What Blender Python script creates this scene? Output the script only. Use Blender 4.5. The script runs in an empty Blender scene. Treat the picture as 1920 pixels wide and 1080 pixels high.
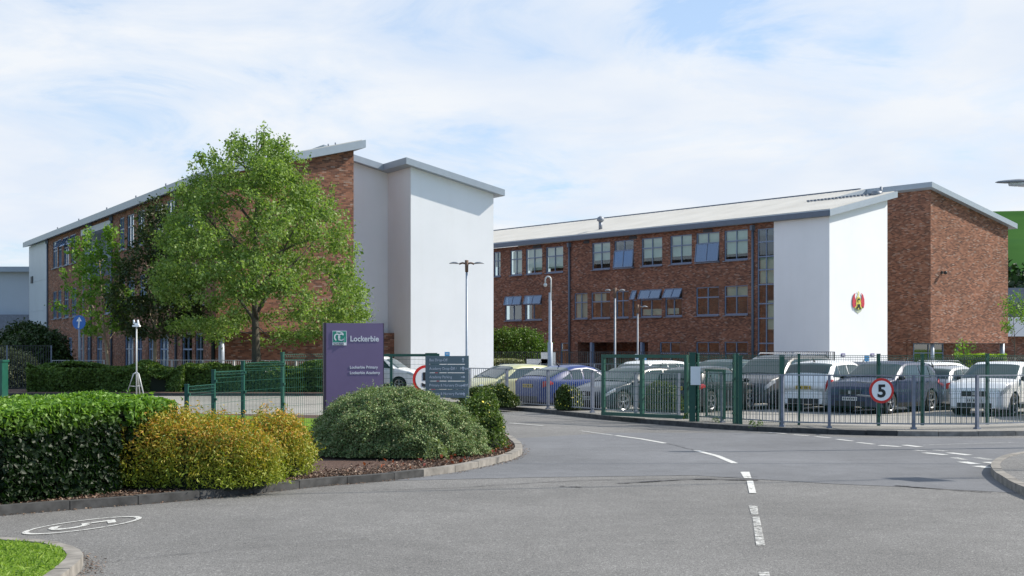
import bpy, math, random
import numpy as np
from mathutils import Vector, Matrix
C = bpy.context.scene.collection
R = math.radians
F = 2667.0; HOR = 652.0; EYE = 2.0          # photograph geometry: focal length and horizon in photo pixels, eye height in metres

# ------------------------------------------------------------------ camera, sky, sun, exposure
cam_d = bpy.data.cameras.new('camera'); cam = bpy.data.objects.new('camera', cam_d); C.objects.link(cam)
cam.location = (0, 0, EYE); cam.rotation_euler = (R(90), 0, 0)
cam_d.sensor_width = 36; cam_d.lens = 36*F/1920; cam_d.shift_y = 112/1920
cam_d.clip_start = .1; cam_d.clip_end = 6000
S = bpy.context.scene; S.camera = cam
AZ, EL = 9.5, 38.0                           # sun: degrees from +X towards +Y, and elevation
sd = Vector((math.cos(R(AZ))*math.cos(R(EL)), math.sin(R(AZ))*math.cos(R(EL)), math.sin(R(EL))))
w = bpy.data.worlds.new('World'); S.world = w; w.use_nodes = True
nt = w.node_tree; nt.nodes.clear()
def N(t, ty, **kw):
    n = t.nodes.new(ty)
    for k, v in kw.items():
        if k in n.inputs.keys(): n.inputs[k].default_value = v
        else: setattr(n, k, v)
    return n
def ramp(t, fac, stops, interp='LINEAR'):
    r = t.nodes.new('ShaderNodeValToRGB'); r.color_ramp.interpolation = interp
    el = r.color_ramp.elements
    while len(el) < len(stops): el.new(.5)
    for e, (p, c) in zip(el, stops):
        e.position = p; e.color = (c, c, c, 1) if isinstance(c, (int, float)) else (*c, 1)
    if fac is not None: t.links.new(fac, r.inputs[0])
    return r.outputs[0]
def mixc(t, fac, a, b, mode='MIX'):
    m = t.nodes.new('ShaderNodeMix'); m.data_type = 'RGBA'; m.blend_type = mode
    for s, v in ((m.inputs[0], fac), (m.inputs[6], a), (m.inputs[7], b)):
        if isinstance(v, bpy.types.NodeSocket): t.links.new(v, s)
        elif isinstance(v, (int, float)): s.default_value = v if s.type == 'VALUE' else (v, v, v, 1)
        else: s.default_value = (*v, 1)
    return m.outputs[2]
sky = N(nt, 'ShaderNodeTexSky', sky_type='NISHITA', sun_disc=False, sun_elevation=R(EL), sun_rotation=R(90-AZ))
sky.air_density = 1.0; sky.dust_density = .6
tc = N(nt, 'ShaderNodeTexCoord'); sep = N(nt, 'ShaderNodeSeparateXYZ'); nt.links.new(tc.outputs['Generated'], sep.inputs[0])
# a cloud sheet at constant height: direction divided by its upward part
mx = N(nt, 'ShaderNodeMath', operation='MAXIMUM'); nt.links.new(sep.outputs[2], mx.inputs[0]); mx.inputs[1].default_value = 0.0
ad = N(nt, 'ShaderNodeMath', operation='ADD'); nt.links.new(mx.outputs[0], ad.inputs[0]); ad.inputs[1].default_value = .20
dx = N(nt, 'ShaderNodeMath', operation='DIVIDE'); nt.links.new(sep.outputs[0], dx.inputs[0]); nt.links.new(ad.outputs[0], dx.inputs[1])
dy = N(nt, 'ShaderNodeMath', operation='DIVIDE'); nt.links.new(sep.outputs[1], dy.inputs[0]); nt.links.new(ad.outputs[0], dy.inputs[1])
cb = N(nt, 'ShaderNodeCombineXYZ'); nt.links.new(dx.outputs[0], cb.inputs[0]); nt.links.new(dy.outputs[0], cb.inputs[1])
cb.inputs[2].default_value = 3.7
n1 = N(nt, 'ShaderNodeTexNoise', Scale=2.3, Detail=9.0, Roughness=.6, Distortion=.6); nt.links.new(cb.outputs[0], n1.inputs['Vector'])
n2 = N(nt, 'ShaderNodeTexNoise', Scale=.45, Detail=3.0, Roughness=.5); nt.links.new(cb.outputs[0], n2.inputs['Vector'])
am = N(nt, 'ShaderNodeMath', operation='MULTIPLY_ADD'); nt.links.new(n2.outputs[0], am.inputs[0]); am.inputs[1].default_value = .6; nt.links.new(n1.outputs[0], am.inputs[2])
mask = ramp(nt, am.outputs[0], [(.60, .12), (.72, .72), (.86, 1.0)])
n3 = N(nt, 'ShaderNodeTexNoise', Scale=2.6, Detail=5.0); nt.links.new(cb.outputs[0], n3.inputs['Vector'])
cloudc = ramp(nt, n3.outputs[0], [(.34, (6.0, 6.6, 7.5)), (.58, (6.9, 7.2, 7.6))])
skyc = mixc(nt, .45, mixc(nt, 1.0, sky.outputs[0], (1.1, 1.2, 1.5), 'MULTIPLY'), (4.3, 6.0, 7.4))
# the cloud sheet lies ahead of the camera; behind it the sky is clear
cv = N(nt, 'ShaderNodeMapRange', interpolation_type='SMOOTHSTEP'); nt.links.new(sep.outputs[1], cv.inputs[0]); cv.inputs[1].default_value = -.35; cv.inputs[2].default_value = .35
cv.inputs[3].default_value = 0.0; mm_ = N(nt, 'ShaderNodeMath', operation='MULTIPLY'); nt.links.new(mask, mm_.inputs[0]); nt.links.new(cv.outputs[0], mm_.inputs[1])
allc = mixc(nt, mm_.outputs[0], skyc, cloudc)
bg = N(nt, 'ShaderNodeBackground', Strength=.10); nt.links.new(allc, bg.inputs[0])
wo = N(nt, 'ShaderNodeOutputWorld'); nt.links.new(bg.outputs[0], wo.inputs[0])
sl = bpy.data.lights.new('sun', 'SUN'); sl.energy = 5.0; sl.angle = R(.55); sl.color = (1, .93, .81)
so = bpy.data.objects.new('sun', sl); C.objects.link(so); so.location = (40, 10, 40)
so.rotation_euler = sd.to_track_quat('Z', 'Y').to_euler()
S.view_settings.view_transform = 'Standard'; S.view_settings.look = 'None'
S.view_settings.exposure = 0.37; S.view_settings.gamma = 1.0
S.cycles.max_bounces = 6; S.cycles.transparent_max_bounces = 12

# ------------------------------------------------------------------ helpers
def tag(o, label=None, cat=None, group=None, kind=None):
    if label: o['label'] = label
    if cat: o['category'] = cat
    if group: o['group'] = group
    if kind: o['kind'] = kind
    return o
def thing(name, label, cat, loc=(0, 0, 0), rz=0, group=None):
    o = bpy.data.objects.new(name, None); C.objects.link(o); o.location = loc; o.rotation_euler = (0, 0, rz)
    o.empty_display_size = .3
    return tag(o, label, cat, group)
def k_at(Y): return F/Y
def G(px, py, z=0.0):                          # ground point seen at a photo pixel
    Y = F*(EYE-z)/(py-HOR); return Vector(((px-960)/F*Y, Y, z))
def P(px, py, Y):                              # point at depth Y seen at a photo pixel
    return Vector(((px-960)/F*Y, Y, EYE-(py-HOR)/F*Y))
class MB:
    def __init__(s): s.v = []; s.f = []; s.sm = []
    def add(s, vs, fs, smooth=False):
        b = len(s.v); s.v += [tuple(v) for v in vs]
        for f in fs: s.f.append(tuple(b+i for i in f)); s.sm.append(smooth)
        return s
    def box(s, c, size, rz=0, m=None):
        hx, hy, hz = size[0]/2, size[1]/2, size[2]/2; c = Vector(c)
        M = m if m is not None else Matrix.Rotation(rz, 3, 'Z')
        vs = [c + M @ Vector((x*hx, y*hy, z*hz)) for x in (-1, 1) for y in (-1, 1) for z in (-1, 1)]
        return s.add(vs, [(0, 1, 3, 2), (4, 6, 7, 5), (0, 4, 5, 1), (2, 3, 7, 6), (0, 2, 6, 4), (1, 5, 7, 3)])
    def bar(s, p0, p1, wd, h=None):            # square bar between two points
        p0, p1 = Vector(p0), Vector(p1); d = p1-p0; L = d.length
        if L < 1e-6: return s
        q = d.to_track_quat('X', 'Z').to_matrix()
        return s.box((p0+p1)/2, (L, wd, h or wd), m=q)
    def tube(s, pts, rad, n=8, cap=True, smooth=True):
        pts = [Vector(p) for p in pts]
        if isinstance(rad, (int, float)): rad = [rad]*len(pts)
        vs = []; fs = []
        up = Vector((.13, .21, 1)).normalized()
        for i, p in enumerate(pts):
            d = (pts[min(i+1, len(pts)-1)]-pts[max(i-1, 0)]).normalized()
            a = d.cross(up if abs(d.dot(up)) < .98 else Vector((1, 0, 0))).normalized(); b = d.cross(a)
            for k in range(n):
                t = 2*math.pi*k/n; vs.append(p + (a*math.cos(t)+b*math.sin(t))*rad[i])
        for i in range(len(pts)-1):
            for k in range(n):
                fs.append((i*n+k, (i+1)*n+k, (i+1)*n+(k+1) % n, i*n+(k+1) % n))
        s.add(vs, fs, smooth)
        if cap:
            b = len(s.v)-len(vs)
            s.f.append(tuple(b+k for k in range(n))); s.sm.append(False)
            s.f.append(tuple(b+(len(pts)-1)*n+k for k in reversed(range(n)))); s.sm.append(False)
        return s
    def prism(s, poly, z0, z1):                # z0, z1 numbers or functions of (x, y)
        f0 = z0 if callable(z0) else (lambda x, y: z0); f1 = z1 if callable(z1) else (lambda x, y: z1)
        n = len(poly)
        vs = [(x, y, f0(x, y)) for x, y in poly]+[(x, y, f1(x, y)) for x, y in poly]
        area = sum(poly[i][0]*poly[(i+1) % n][1]-poly[(i+1) % n][0]*poly[i][1] for i in range(n))
        top = tuple(range(n, 2*n)); bot = tuple(reversed(range(n)))
        sd_ = [(i, (i+1) % n, n+(i+1) % n, n+i) for i in range(n)]
        if area < 0: top = top[::-1]; bot = bot[::-1]; sd_ = [f[::-1] for f in sd_]
        return s.add(vs, [top, bot]+sd_)
    def face(s, pts): return s.add(pts, [tuple(range(len(pts)))])
    def sphere(s, c, r, nu=12, nv=8, sc=(1, 1, 1)):
        vs = []; fs = []
        for j in range(nv+1):
            ph = math.pi*j/nv
            for i in range(nu):
                th = 2*math.pi*i/nu
                vs.append((c[0]+r*sc[0]*math.sin(ph)*math.cos(th), c[1]+r*sc[1]*math.sin(ph)*math.sin(th), c[2]-r*sc[2]*math.cos(ph)))
        for j in range(nv):
            for i in range(nu): fs.append((j*nu+i, j*nu+(i+1) % nu, (j+1)*nu+(i+1) % nu, (j+1)*nu+i))
        return s.add(vs, fs, True)
    def build(s, name, mat, parent=None, world=False, uv=True):
        me = bpy.data.meshes.new(name)
        vs = s.v
        if world and parent is not None:
            M = Matrix.Translation(parent.location) @ Matrix.Rotation(parent.rotation_euler.z, 4, 'Z'); M = M.inverted()
            if parent.parent is None: vs = [tuple(M @ Vector(v)) for v in vs]
        me.from_pydata(vs, [], s.f); me.update()
        me.polygons.foreach_set('use_smooth', s.sm)
        if uv: box_uv(me)
        if mat: me.materials.append(mat)
        o = bpy.data.objects.new(name, me); C.objects.link(o)
        if parent is not None: o.parent = parent
        return o
def box_uv(me):
    nl = len(me.loops); npoly = len(me.polygons)
    if nl == 0: return
    uvl = me.uv_layers.new(name='metres')
    co = np.empty(len(me.vertices)*3, 'f'); me.vertices.foreach_get('co', co); co = co.reshape(-1, 3)
    li = np.empty(nl, 'i'); me.loops.foreach_get('vertex_index', li)
    tot = np.empty(npoly, 'i'); me.polygons.foreach_get('loop_total', tot)
    nr = np.empty(npoly*3, 'f'); me.polygons.foreach_get('normal', nr); nr = nr.reshape(-1, 3)
    ln = np.repeat(nr, tot, axis=0); p = co[li]
    hz = np.hypot(ln[:, 0], ln[:, 1])+1e-9
    u = (-ln[:, 1]*p[:, 0]+ln[:, 0]*p[:, 1])/hz
    flat = np.abs(ln[:, 2]) > .75
    uv = np.stack([np.where(flat, p[:, 0], u), np.where(flat, p[:, 1], p[:, 2])], 1).astype('f')
    uvl.data.foreach_set('uv', uv.ravel())
def struct(name, mb, mat):
    return tag(mb.build(name, mat), kind='structure')
def copy_thing(o, loc, rz, label, group=None):
    def cp(s, par):
        c = s.copy(); C.objects.link(c); c.parent = par
        for ch in list(s.children): cp(ch, c)
        return c
    r = cp(o, None); r.location = loc; r.rotation_euler = (0, 0, rz); r['label'] = label
    if group: r['group'] = group
    return r

# ------------------------------------------------------------------ materials
def newmat(name):
    m = bpy.data.materials.new(name); m.use_nodes = True; t = m.node_tree
    return m, t, t.nodes['Principled BSDF']
def coordv(t, scale=(1, 1, 1), kind='Object'):
    tc = t.nodes.new('ShaderNodeTexCoord'); mp = t.nodes.new('ShaderNodeMapping'); mp.inputs['Scale'].default_value = scale
    t.links.new(tc.outputs[kind], mp.inputs[0]); return mp.outputs[0]
def noise(t, vec, sc, det=4, rough=.55, dist=0):
    n = N(t, 'ShaderNodeTexNoise', Scale=sc, Detail=det, Roughness=rough, Distortion=dist); t.links.new(vec, n.inputs['Vector']); return n.outputs[0]
def bump(t, bs, h, st, dist=.02):
    b = N(t, 'ShaderNodeBump', Strength=st, Distance=dist); t.links.new(h, b.inputs['Height']); t.links.new(b.outputs[0], bs.inputs['Normal'])
def paint(name, col, rough=.4, metal=0, var=.12, coat=0, scale=3, spec=.5):
    m, t, b = newmat(name)
    v = coordv(t); n = noise(t, v, scale, 5)
    lo = tuple(c*(1-var) for c in col); hi = tuple(min(1, c*(1+var)) for c in col)
    t.links.new(ramp(t, n, [(.3, lo), (.7, hi)]), b.inputs['Base Color'])
    n2_ = noise(t, v, scale*9, 3)
    rr = N(t, 'ShaderNodeMapRange'); t.links.new(n2_, rr.inputs[0])
    rr.inputs[3].default_value = max(.02, rough-.08); rr.inputs[4].default_value = min(1, rough+.1)
    t.links.new(rr.outputs[0], b.inputs['Roughness'])
    b.inputs['Metallic'].default_value = metal; b.inputs['Coat Weight'].default_value = coat; b.inputs['Coat Roughness'].default_value = .04
    b.inputs['Specular IOR Level'].default_value = spec
    return m
def brick_mat(name, c1, c2, c3, mortar):
    m, t, b = newmat(name)
    v = coordv(t, kind='UV')
    br = N(t, 'ShaderNodeTexBrick', Scale=1.0); t.links.new(v, br.inputs['Vector'])
    br.inputs['Brick Width'].default_value = .235; br.inputs['Row Height'].default_value = .075
    br.inputs['Mortar Size'].default_value = .006; br.inputs['Mortar Smooth'].default_value = .3; br.inputs['Bias'].default_value = 0
    br.inputs['Color1'].default_value = (0, 0, 0, 1); br.inputs['Color2'].default_value = (1, 1, 1, 1); br.inputs['Mortar'].default_value = (.5, .5, .5, 1)
    col = ramp(t, br.outputs['Color'], [(.0, c3), (.3, c1), (.62, c2), (.86, tuple(x*1.15 for x in c2)), (1.0, (.32, .24, .20))])
    big = noise(t, v, .55, 4, .6); st = noise(t, coordv(t, (5, 17, 1), 'UV'), 1.1, 3)
    col = mixc(t, ramp(t, st, [(.38, 0), (.62, .22)]), col, c3)
    col = mixc(t, 1.0, col, ramp(t, big, [(.3, .78), (.7, 1.15)]), 'MULTIPLY')
    col = mixc(t, br.outputs['Fac'], col, mortar)
    t.links.new(col, b.inputs['Base Color']); b.inputs['Roughness'].default_value = .9; b.inputs['Specular IOR Level'].default_value = .2
    bump(t, b, br.outputs['Fac'], -.4, .01)
    return m
M = {}
M['brick'] = brick_mat('brick', (.185, .078, .050), (.285, .128, .080), (.105, .056, .044), (.17, .125, .10))
def render_mat():
    m, t, b = newmat('white_render')
    v = coordv(t, kind='UV'); n = noise(t, v, .35, 5, .6); s = noise(t, coordv(t, (1.6, .12, 1), 'UV'), 1, 5)
    c = ramp(t, n, [(.3, (.75, .765, .79)), (.7, (.80, .81, .835))])
    c = mixc(t, ramp(t, s, [(.5, 0), (.78, .12)]), c, (.60, .58, .55))
    t.links.new(c, b.inputs['Base Color']); b.inputs['Roughness'].default_value = .92
    bump(t, b, noise(t, v, 60, 3), .25, .005); return m
M['render'] = render_mat()
M['fascia'] = paint('fascia_metal', (.30, .35, .41), .45, 0, .05)
M['frame'] = paint('window_frame', (.16, .22, .33), .45, 0, .06)
M['gutter'] = paint('gutter_metal', (.10, .13, .18), .5, 0, .06)
def roofm():
    m, t, b = newmat('roof_metal')
    v = coordv(t, kind='Object'); n = noise(t, v, .4, 5)
    t.links.new(ramp(t, n, [(.3, (.47, .455, .42)), (.7, (.55, .535, .50))]), b.inputs['Base Color']); b.inputs['Roughness'].default_value = .6
    return m
M['roof'] = roofm()
M['grey_clad'] = paint('grey_cladding', (.42, .47, .53), .5, 0, .05, scale=.4)
M['dark_grey'] = paint('dark_grey', (.05, .055, .065), .6)
M['soffit'] = paint('soffit', (.12, .12, .13), .7)
def glassm(name, tint, ior=1.6, gc=(.9, .95, 1)):
    m, t, b = newmat(name); t.nodes.remove(b)
    lw = N(t, 'ShaderNodeLayerWeight', Blend=.5); pw = N(t, 'ShaderNodeMath', operation='POWER'); t.links.new(lw.outputs['Facing'], pw.inputs[0]); pw.inputs[1].default_value = 2.6
    tr = N(t, 'ShaderNodeBsdfTransparent'); tr.inputs[0].default_value = (*tint, 1)
    gl = N(t, 'ShaderNodeBsdfGlossy', Roughness=.02); gl.inputs[0].default_value = (*gc, 1)
    mp = N(t, 'ShaderNodeMath', operation='MULTIPLY_ADD'); t.links.new(pw.outputs[0], mp.inputs[0]); mp.inputs[1].default_value = .9; mp.inputs[2].default_value = .06*ior
    mx_ = N(t, 'ShaderNodeMixShader'); t.links.new(mp.outputs[0], mx_.inputs[0]); t.links.new(tr.outputs[0], mx_.inputs[1]); t.links.new(gl.outputs[0], mx_.inputs[2])
    t.links.new(mx_.outputs[0], t.nodes['Material Output'].inputs[0]); return m
M['glass'] = glassm('window_glass', (.62, .74, .72))
M['dark_glass'] = glassm('dark_glass', (.30, .36, .38), 1.5)
M['car_glass'] = glassm('car_glass', (.32, .42, .42), 1.9)
M['blind'] = paint('blind_fabric', (.62, .66, .56), .9, scale=2, var=.08)
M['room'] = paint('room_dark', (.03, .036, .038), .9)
M['sash'] = glassm('sash_glass', (.2, .28, .36), 5, (.32, .45, .68))
M['green'] = paint('green_paint', (.008, .075, .052), .45, 0, .15)
M['green_wire'] = paint('green_wire', (.01, .085, .06), .5, 0, .1)
M['galv'] = paint('galvanised_steel', (.22, .24, .275), .5, .3, .18, scale=9)
M['galv_dark'] = paint('weathered_steel', (.17, .19, .24), .55, .25, .2, scale=8)
M['pole'] = paint('pole_grey', (.30, .34, .40), .45, .2, .1)
M['black_metal'] = paint('black_metal', (.02, .022, .026), .5)
M['white_metal'] = paint('white_metal', (.55, .56, .56), .45, .1, .1)
M['rust'] = paint('rusty_brown', (.13, .075, .05), .7, 0, .3, scale=14)
M['purple'] = paint('purple_panel', (.16, .118, .225), .4, 0, .06, scale=1.2)
M['purple_edge'] = paint('purple_edge', (.03, .02, .045), .5)
M['sign_grey'] = paint('sign_grey', (.14, .19, .21), .45, 0, .06)
M['white'] = paint('white_sign', (.78, .80, .82), .4, 0, .03)
M['pale_text'] = paint('pale_lettering', (.66, .68, .72), .5, 0, .03)
M['red'] = paint('red_sign', (.55, .018, .014), .4, 0, .05)
M['black'] = paint('black_sign', (.008, .009, .012), .4)
M['blue'] = paint('blue_sign', (.02, .12, .42), .4, 0, .05)
M['blue_light'] = paint('light_blue_sign', (.12, .45, .78), .4, 0, .05)
M['logo_green'] = paint('logo_green', (.02, .25, .18), .4, 0, .05)
M['gold'] = paint('crest_gold', (.62, .55, .10), .5, 0, .15, scale=8)
M['crest_red'] = paint('crest_red', (.50, .03, .06), .5, 0, .15, scale=8)
M['navy'] = paint('navy_plate', (.10, .08, .22), .5)
def asphalt(name, dark, light, agg=110, worn=.3, blue=0):
    m, t, b = newmat(name)
    v = coordv(t); g1 = noise(t, v, agg, 2, .7)
    vo = N(t, 'ShaderNodeTexVoronoi', Scale=agg*.75); t.links.new(v, vo.inputs['Vector'])
    c = ramp(t, g1, [(.30, dark), (.5, tuple((a+b_)/2 for a, b_ in zip(dark, light))), (.74, light)])
    c = mixc(t, ramp(t, vo.outputs['Color'], [(.72, 0), (.95, .45)]), c, tuple(min(1, x*1.7) for x in light))
    big = noise(t, v, .22, 5, .6); mid = noise(t, v, 2.2, 5, .65)
    c = mixc(t, 1, c, ramp(t, big, [(.3, .80), (.7, 1.16)]), 'MULTIPLY')
    c = mixc(t, 1, c, ramp(t, mid, [(.28, .88), (.7, 1.08)]), 'MULTIPLY')
    t.links.new(c, b.inputs['Base Color']); b.inputs['Roughness'].default_value = .85; b.inputs['Specular IOR Level'].default_value = .35
    bump(t, b, g1, .55, .01); return m
M['road'] = asphalt('road_asphalt', (.04, .04, .042), (.265, .26, .252), 80)
M['road_new'] = asphalt('road_smooth', (.115, .12, .132), (.175, .18, .192), 190)
M['park'] = asphalt('car_park_asphalt', (.20, .19, .175), (.36, .345, .315), 80)
M['pave'] = asphalt('pavement_asphalt', (.16, .155, .145), (.27, .26, .24), 120)
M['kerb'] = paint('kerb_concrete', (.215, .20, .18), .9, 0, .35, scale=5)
M['kerb_dark'] = paint('kerb_shade_tint', (.05, .05, .05), .9, 0, .45, scale=7)  # near-black tone puts the shade on kerb faces into the concrete colour
def markm(name, wear, sc=(6, 6, 6)):
    m, t, b = newmat(name)
    v = coordv(t, sc); n = noise(t, v, 2.5, 6, .8)
    b.inputs['Roughness'].default_value = .7; b.inputs['Base Color'].default_value = (.56, .56, .54, 1)
    tr = N(t, 'ShaderNodeBsdfTransparent'); mx_ = N(t, 'ShaderNodeMixShader')
    t.links.new(ramp(t, n, [(wear-.03, 0), (wear+.03, 1)]), mx_.inputs[0])
    t.links.new(tr.outputs[0], mx_.inputs[1]); t.links.new(b.outputs[0], mx_.inputs[2])
    t.links.new(mx_.outputs[0], t.nodes['Material Output'].inputs[0]); return m
M['mark'] = markm('road_marking_paint', .40)
M['mark_old'] = markm('old_marking_paint', .44)
M['mark_worn'] = markm('worn_marking_paint', .50, (5, 13, 6))
def grassm():
    m, t, b = newmat('grass_ground'); v = coordv(t); n = noise(t, v, 30, 5, .7); n2_ = noise(t, v, .05, 5)
    c = ramp(t, n, [(.3, (.09, .16, .025)), (.7, (.20, .32, .05))])
    c = mixc(t, 1, c, ramp(t, n2_, [(.3, .7), (.7, 1.2)]), 'MULTIPLY')
    t.links.new(c, b.inputs['Base Color']); b.inputs['Roughness'].default_value = .95; return m
M['grass'] = grassm()
def hillm():
    m, t, b = newmat('hill_pasture'); v = coordv(t); n = noise(t, v, .012, 6, .6); s = noise(t, coordv(t, (.01, .01, .09)), 1, 5)
    c = ramp(t, n, [(.3, (.028, .075, .022)), (.7, (.052, .12, .033))])
    c = mixc(t, ramp(t, s, [(.55, 0), (.7, .5)]), c, (.03, .08, .03))
    t.links.new(c, b.inputs['Base Color']); b.inputs['Roughness'].default_value = 1; return m
M['hill'] = hillm()
for q_ in ('hill', 'grass', 'mulch') if 'mulch' in M else ('hill', 'grass'): M[q_].node_tree.nodes['Principled BSDF'].inputs['Specular IOR Level'].default_value = 0
def mulchm():
    m, t, b = newmat('bark_mulch'); v = coordv(t); n = noise(t, v, 40, 4, .8); 
    t.links.new(ramp(t, n, [(.3, (.03, .018, .014)), (.55, (.10, .055, .04)), (.75, (.24, .15, .11))]), b.inputs['Base Color'])
    b.inputs['Roughness'].default_value = .95; bump(t, b, n, .9, .03); return m
M['mulch'] = mulchm()
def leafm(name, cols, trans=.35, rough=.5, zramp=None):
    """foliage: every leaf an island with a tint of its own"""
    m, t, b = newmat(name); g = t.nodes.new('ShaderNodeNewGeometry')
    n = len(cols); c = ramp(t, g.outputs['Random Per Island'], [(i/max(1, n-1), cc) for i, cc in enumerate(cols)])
    if zramp:                                  # separate tint for the lower leaves, blended by height along local z
        z0, z1, low_tint = zramp
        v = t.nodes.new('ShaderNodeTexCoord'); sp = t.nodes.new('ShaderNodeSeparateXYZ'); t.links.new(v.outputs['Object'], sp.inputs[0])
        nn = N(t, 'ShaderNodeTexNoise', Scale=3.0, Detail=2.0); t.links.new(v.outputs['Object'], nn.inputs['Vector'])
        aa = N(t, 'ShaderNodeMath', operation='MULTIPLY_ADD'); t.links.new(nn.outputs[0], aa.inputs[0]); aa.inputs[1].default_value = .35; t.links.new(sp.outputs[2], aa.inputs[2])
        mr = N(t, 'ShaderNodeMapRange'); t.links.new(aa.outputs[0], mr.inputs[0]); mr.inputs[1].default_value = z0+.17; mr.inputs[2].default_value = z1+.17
        c = mixc(t, mr.outputs[0], low_tint, c)
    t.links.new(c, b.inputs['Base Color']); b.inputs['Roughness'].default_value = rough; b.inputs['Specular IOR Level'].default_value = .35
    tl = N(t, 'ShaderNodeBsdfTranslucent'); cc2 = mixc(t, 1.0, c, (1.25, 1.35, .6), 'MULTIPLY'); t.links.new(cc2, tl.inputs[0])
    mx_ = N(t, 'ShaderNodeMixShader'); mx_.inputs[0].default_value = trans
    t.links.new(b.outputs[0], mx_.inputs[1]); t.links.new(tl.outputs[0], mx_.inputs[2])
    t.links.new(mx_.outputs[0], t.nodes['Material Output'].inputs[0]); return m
M['maple'] = leafm('maple_leaves', [(.09, .155, .035), (.15, .24, .05), (.21, .315, .08), (.30, .39, .15)], .42)
M['light_tree'] = leafm('light_tree_leaves', [(.07, .16, .02), (.14, .26, .03), (.20, .33, .05)])
M['dark_tree'] = leafm('dark_tree_leaves', [(.018, .035, .010), (.032, .06, .014), (.05, .085, .02), (.07, .07, .025)], .2)
M['dark_round'] = leafm('dark_shrub_leaves', [(.012, .03, .008), (.03, .06, .012), (.05, .09, .018)], .15)
M['round_tree'] = leafm('round_tree_leaves', [(.03, .07, .01), (.07, .14, .018), (.13, .21, .03)], .25)
M['beech'] = leafm('hedge_leaves', [(.09, .19, .025), (.14, .27, .035), (.20, .34, .05)], .3, zramp=(.86, 1.1, (.009, .026, .005)))  # dark lower tint paints the shade of the hedge front into its leaves
M['orange'] = leafm('golden_shrub_leaves', [(.09, .16, .02), (.24, .28, .035), (.46, .34, .045), (.50, .22, .04), (.42, .40, .06)], .3, zramp=(.10, .75, (.24, .30, .03)))
M['dome'] = leafm('grey_green_shrub', [(.08, .14, .05), (.16, .24, .085), (.25, .34, .14), (.25, .22, .11)], .15)
M['potent'] = leafm('small_shrub_leaves', [(.03, .06, .012), (.06, .10, .018), (.10, .13, .025)], .2)
M['potent_light'] = leafm('flowering_shrub_leaves', [(.05, .09, .018), (.09, .15, .03), (.14, .20, .04)], .25)
M['low_hedge'] = leafm('low_hedge_leaves', [(.045, .085, .016), (.09, .16, .028), (.15, .23, .045)], .25)
M['varieg'] = leafm('variegated_leaves', [(.12, .14, .06), (.28, .28, .16), (.20, .22, .10)], .2)
M['lime'] = leafm('lime_hedge_leaves', [(.16, .27, .02), (.28, .42, .03), (.35, .46, .05)], .3)
M['sapling'] = leafm('sapling_leaves', [(.16, .22, .08), (.24, .30, .13)], .2)
M['wood_far'] = leafm('far_wood_leaves', [(.012, .035, .012), (.03, .06, .02)], .1)
M['flower'] = paint('yellow_flowers', (.75, .62, .06), .6)
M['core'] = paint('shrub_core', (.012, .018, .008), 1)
M['grass_blade'] = leafm('lawn_blades', [(.14, .25, .03), (.21, .33, .045), (.30, .40, .08)], .35)
M['chips'] = leafm('bark_chips', [(.045, .028, .02), (.12, .075, .05), (.26, .19, .14), (.15, .075, .045)], 0)
M['dead'] = leafm('red_ground_leaves', [(.22, .04, .03), (.30, .09, .03)], .2)
def barkm(name, a, b_):
    m, t, b = newmat(name); v = coordv(t, (6, 6, 1.2)); n = noise(t, v, 3, 5, .7)
    t.links.new(ramp(t, n, [(.3, a), (.7, b_)]), b.inputs['Base Color']); b.inputs['Roughness'].default_value = .95; bump(t, b, n, .5, .02); return m
M['bark'] = barkm('bark_grey', (.05, .045, .035), (.12, .105, .08))
M['bark_light'] = barkm('bark_light', (.22, .17, .11), (.38, .31, .22))
M['tyre'] = paint('tyre', (.012, .012, .013), .8)
M['rim'] = paint('alloy_rim', (.42, .43, .45), .3, .7, .05)
M['plastic'] = paint('black_plastic', (.015, .016, .018), .55)
M['lamp_clear'] = paint('headlamp', (.55, .58, .62), .12, .3, .05, coat=.8)
M['lamp_red'] = paint('tail_lamp', (.42, .015, .012), .2, 0, .05, coat=.8)
M['plate_y'] = paint('plate_yellow', (.55, .38, .05), .4)
M['plate_w'] = paint('plate_white', (.55, .56, .55), .4)
M['interior'] = paint('car_interior', (.05, .05, .05), .8)

# ------------------------------------------------------------------ foliage
def leaves(name, cen, size, mat, parent=None, seed=0, up=.35, nrm=None, nw=0., aspect=.62, jit=.35):
    """one mesh of many small folded leaves: cen (n,3); nrm optional outward directions"""
    rg = np.random.default_rng(seed); n = len(cen); cen = np.asarray(cen, float)
    d = rg.normal(size=(n, 3)); d[:, 2] += up
    if nrm is not None: d = d*(1-nw)+np.asarray(nrm)*nw*2.0
    d /= np.linalg.norm(d, axis=1)[:, None]+1e-9
    a = np.cross(d, rg.normal(size=(n, 3))); a /= np.linalg.norm(a, axis=1)[:, None]+1e-9
    b = np.cross(d, a); s = size*(1+jit*rg.normal(size=(n, 1))).clip(.4, 1.9)*.5
    fold = d*s*.28
    v = np.empty((n, 4, 3)); v[:, 0] = cen-a*s; v[:, 1] = cen+b*s*aspect+fold; v[:, 2] = cen+a*s; v[:, 3] = cen-b*s*aspect+fold
    me = bpy.data.meshes.new(name); me.vertices.add(4*n); me.vertices.foreach_set('co', v.astype('f').ravel())
    me.loops.add(6*n); idx = (np.arange(n)*4)[:, None]+np.array([[0, 1, 2, 0, 2, 3]]); me.loops.foreach_set('vertex_index', idx.astype('i').ravel())
    me.polygons.add(2*n); me.polygons.foreach_set('loop_start', (np.arange(2*n)*3).astype('i'))
    me.update(calc_edges=True); me.materials.append(mat)
    o = bpy.data.objects.new(name, me); C.objects.link(o)
    if parent is not None: o.parent = parent
    return o
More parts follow.
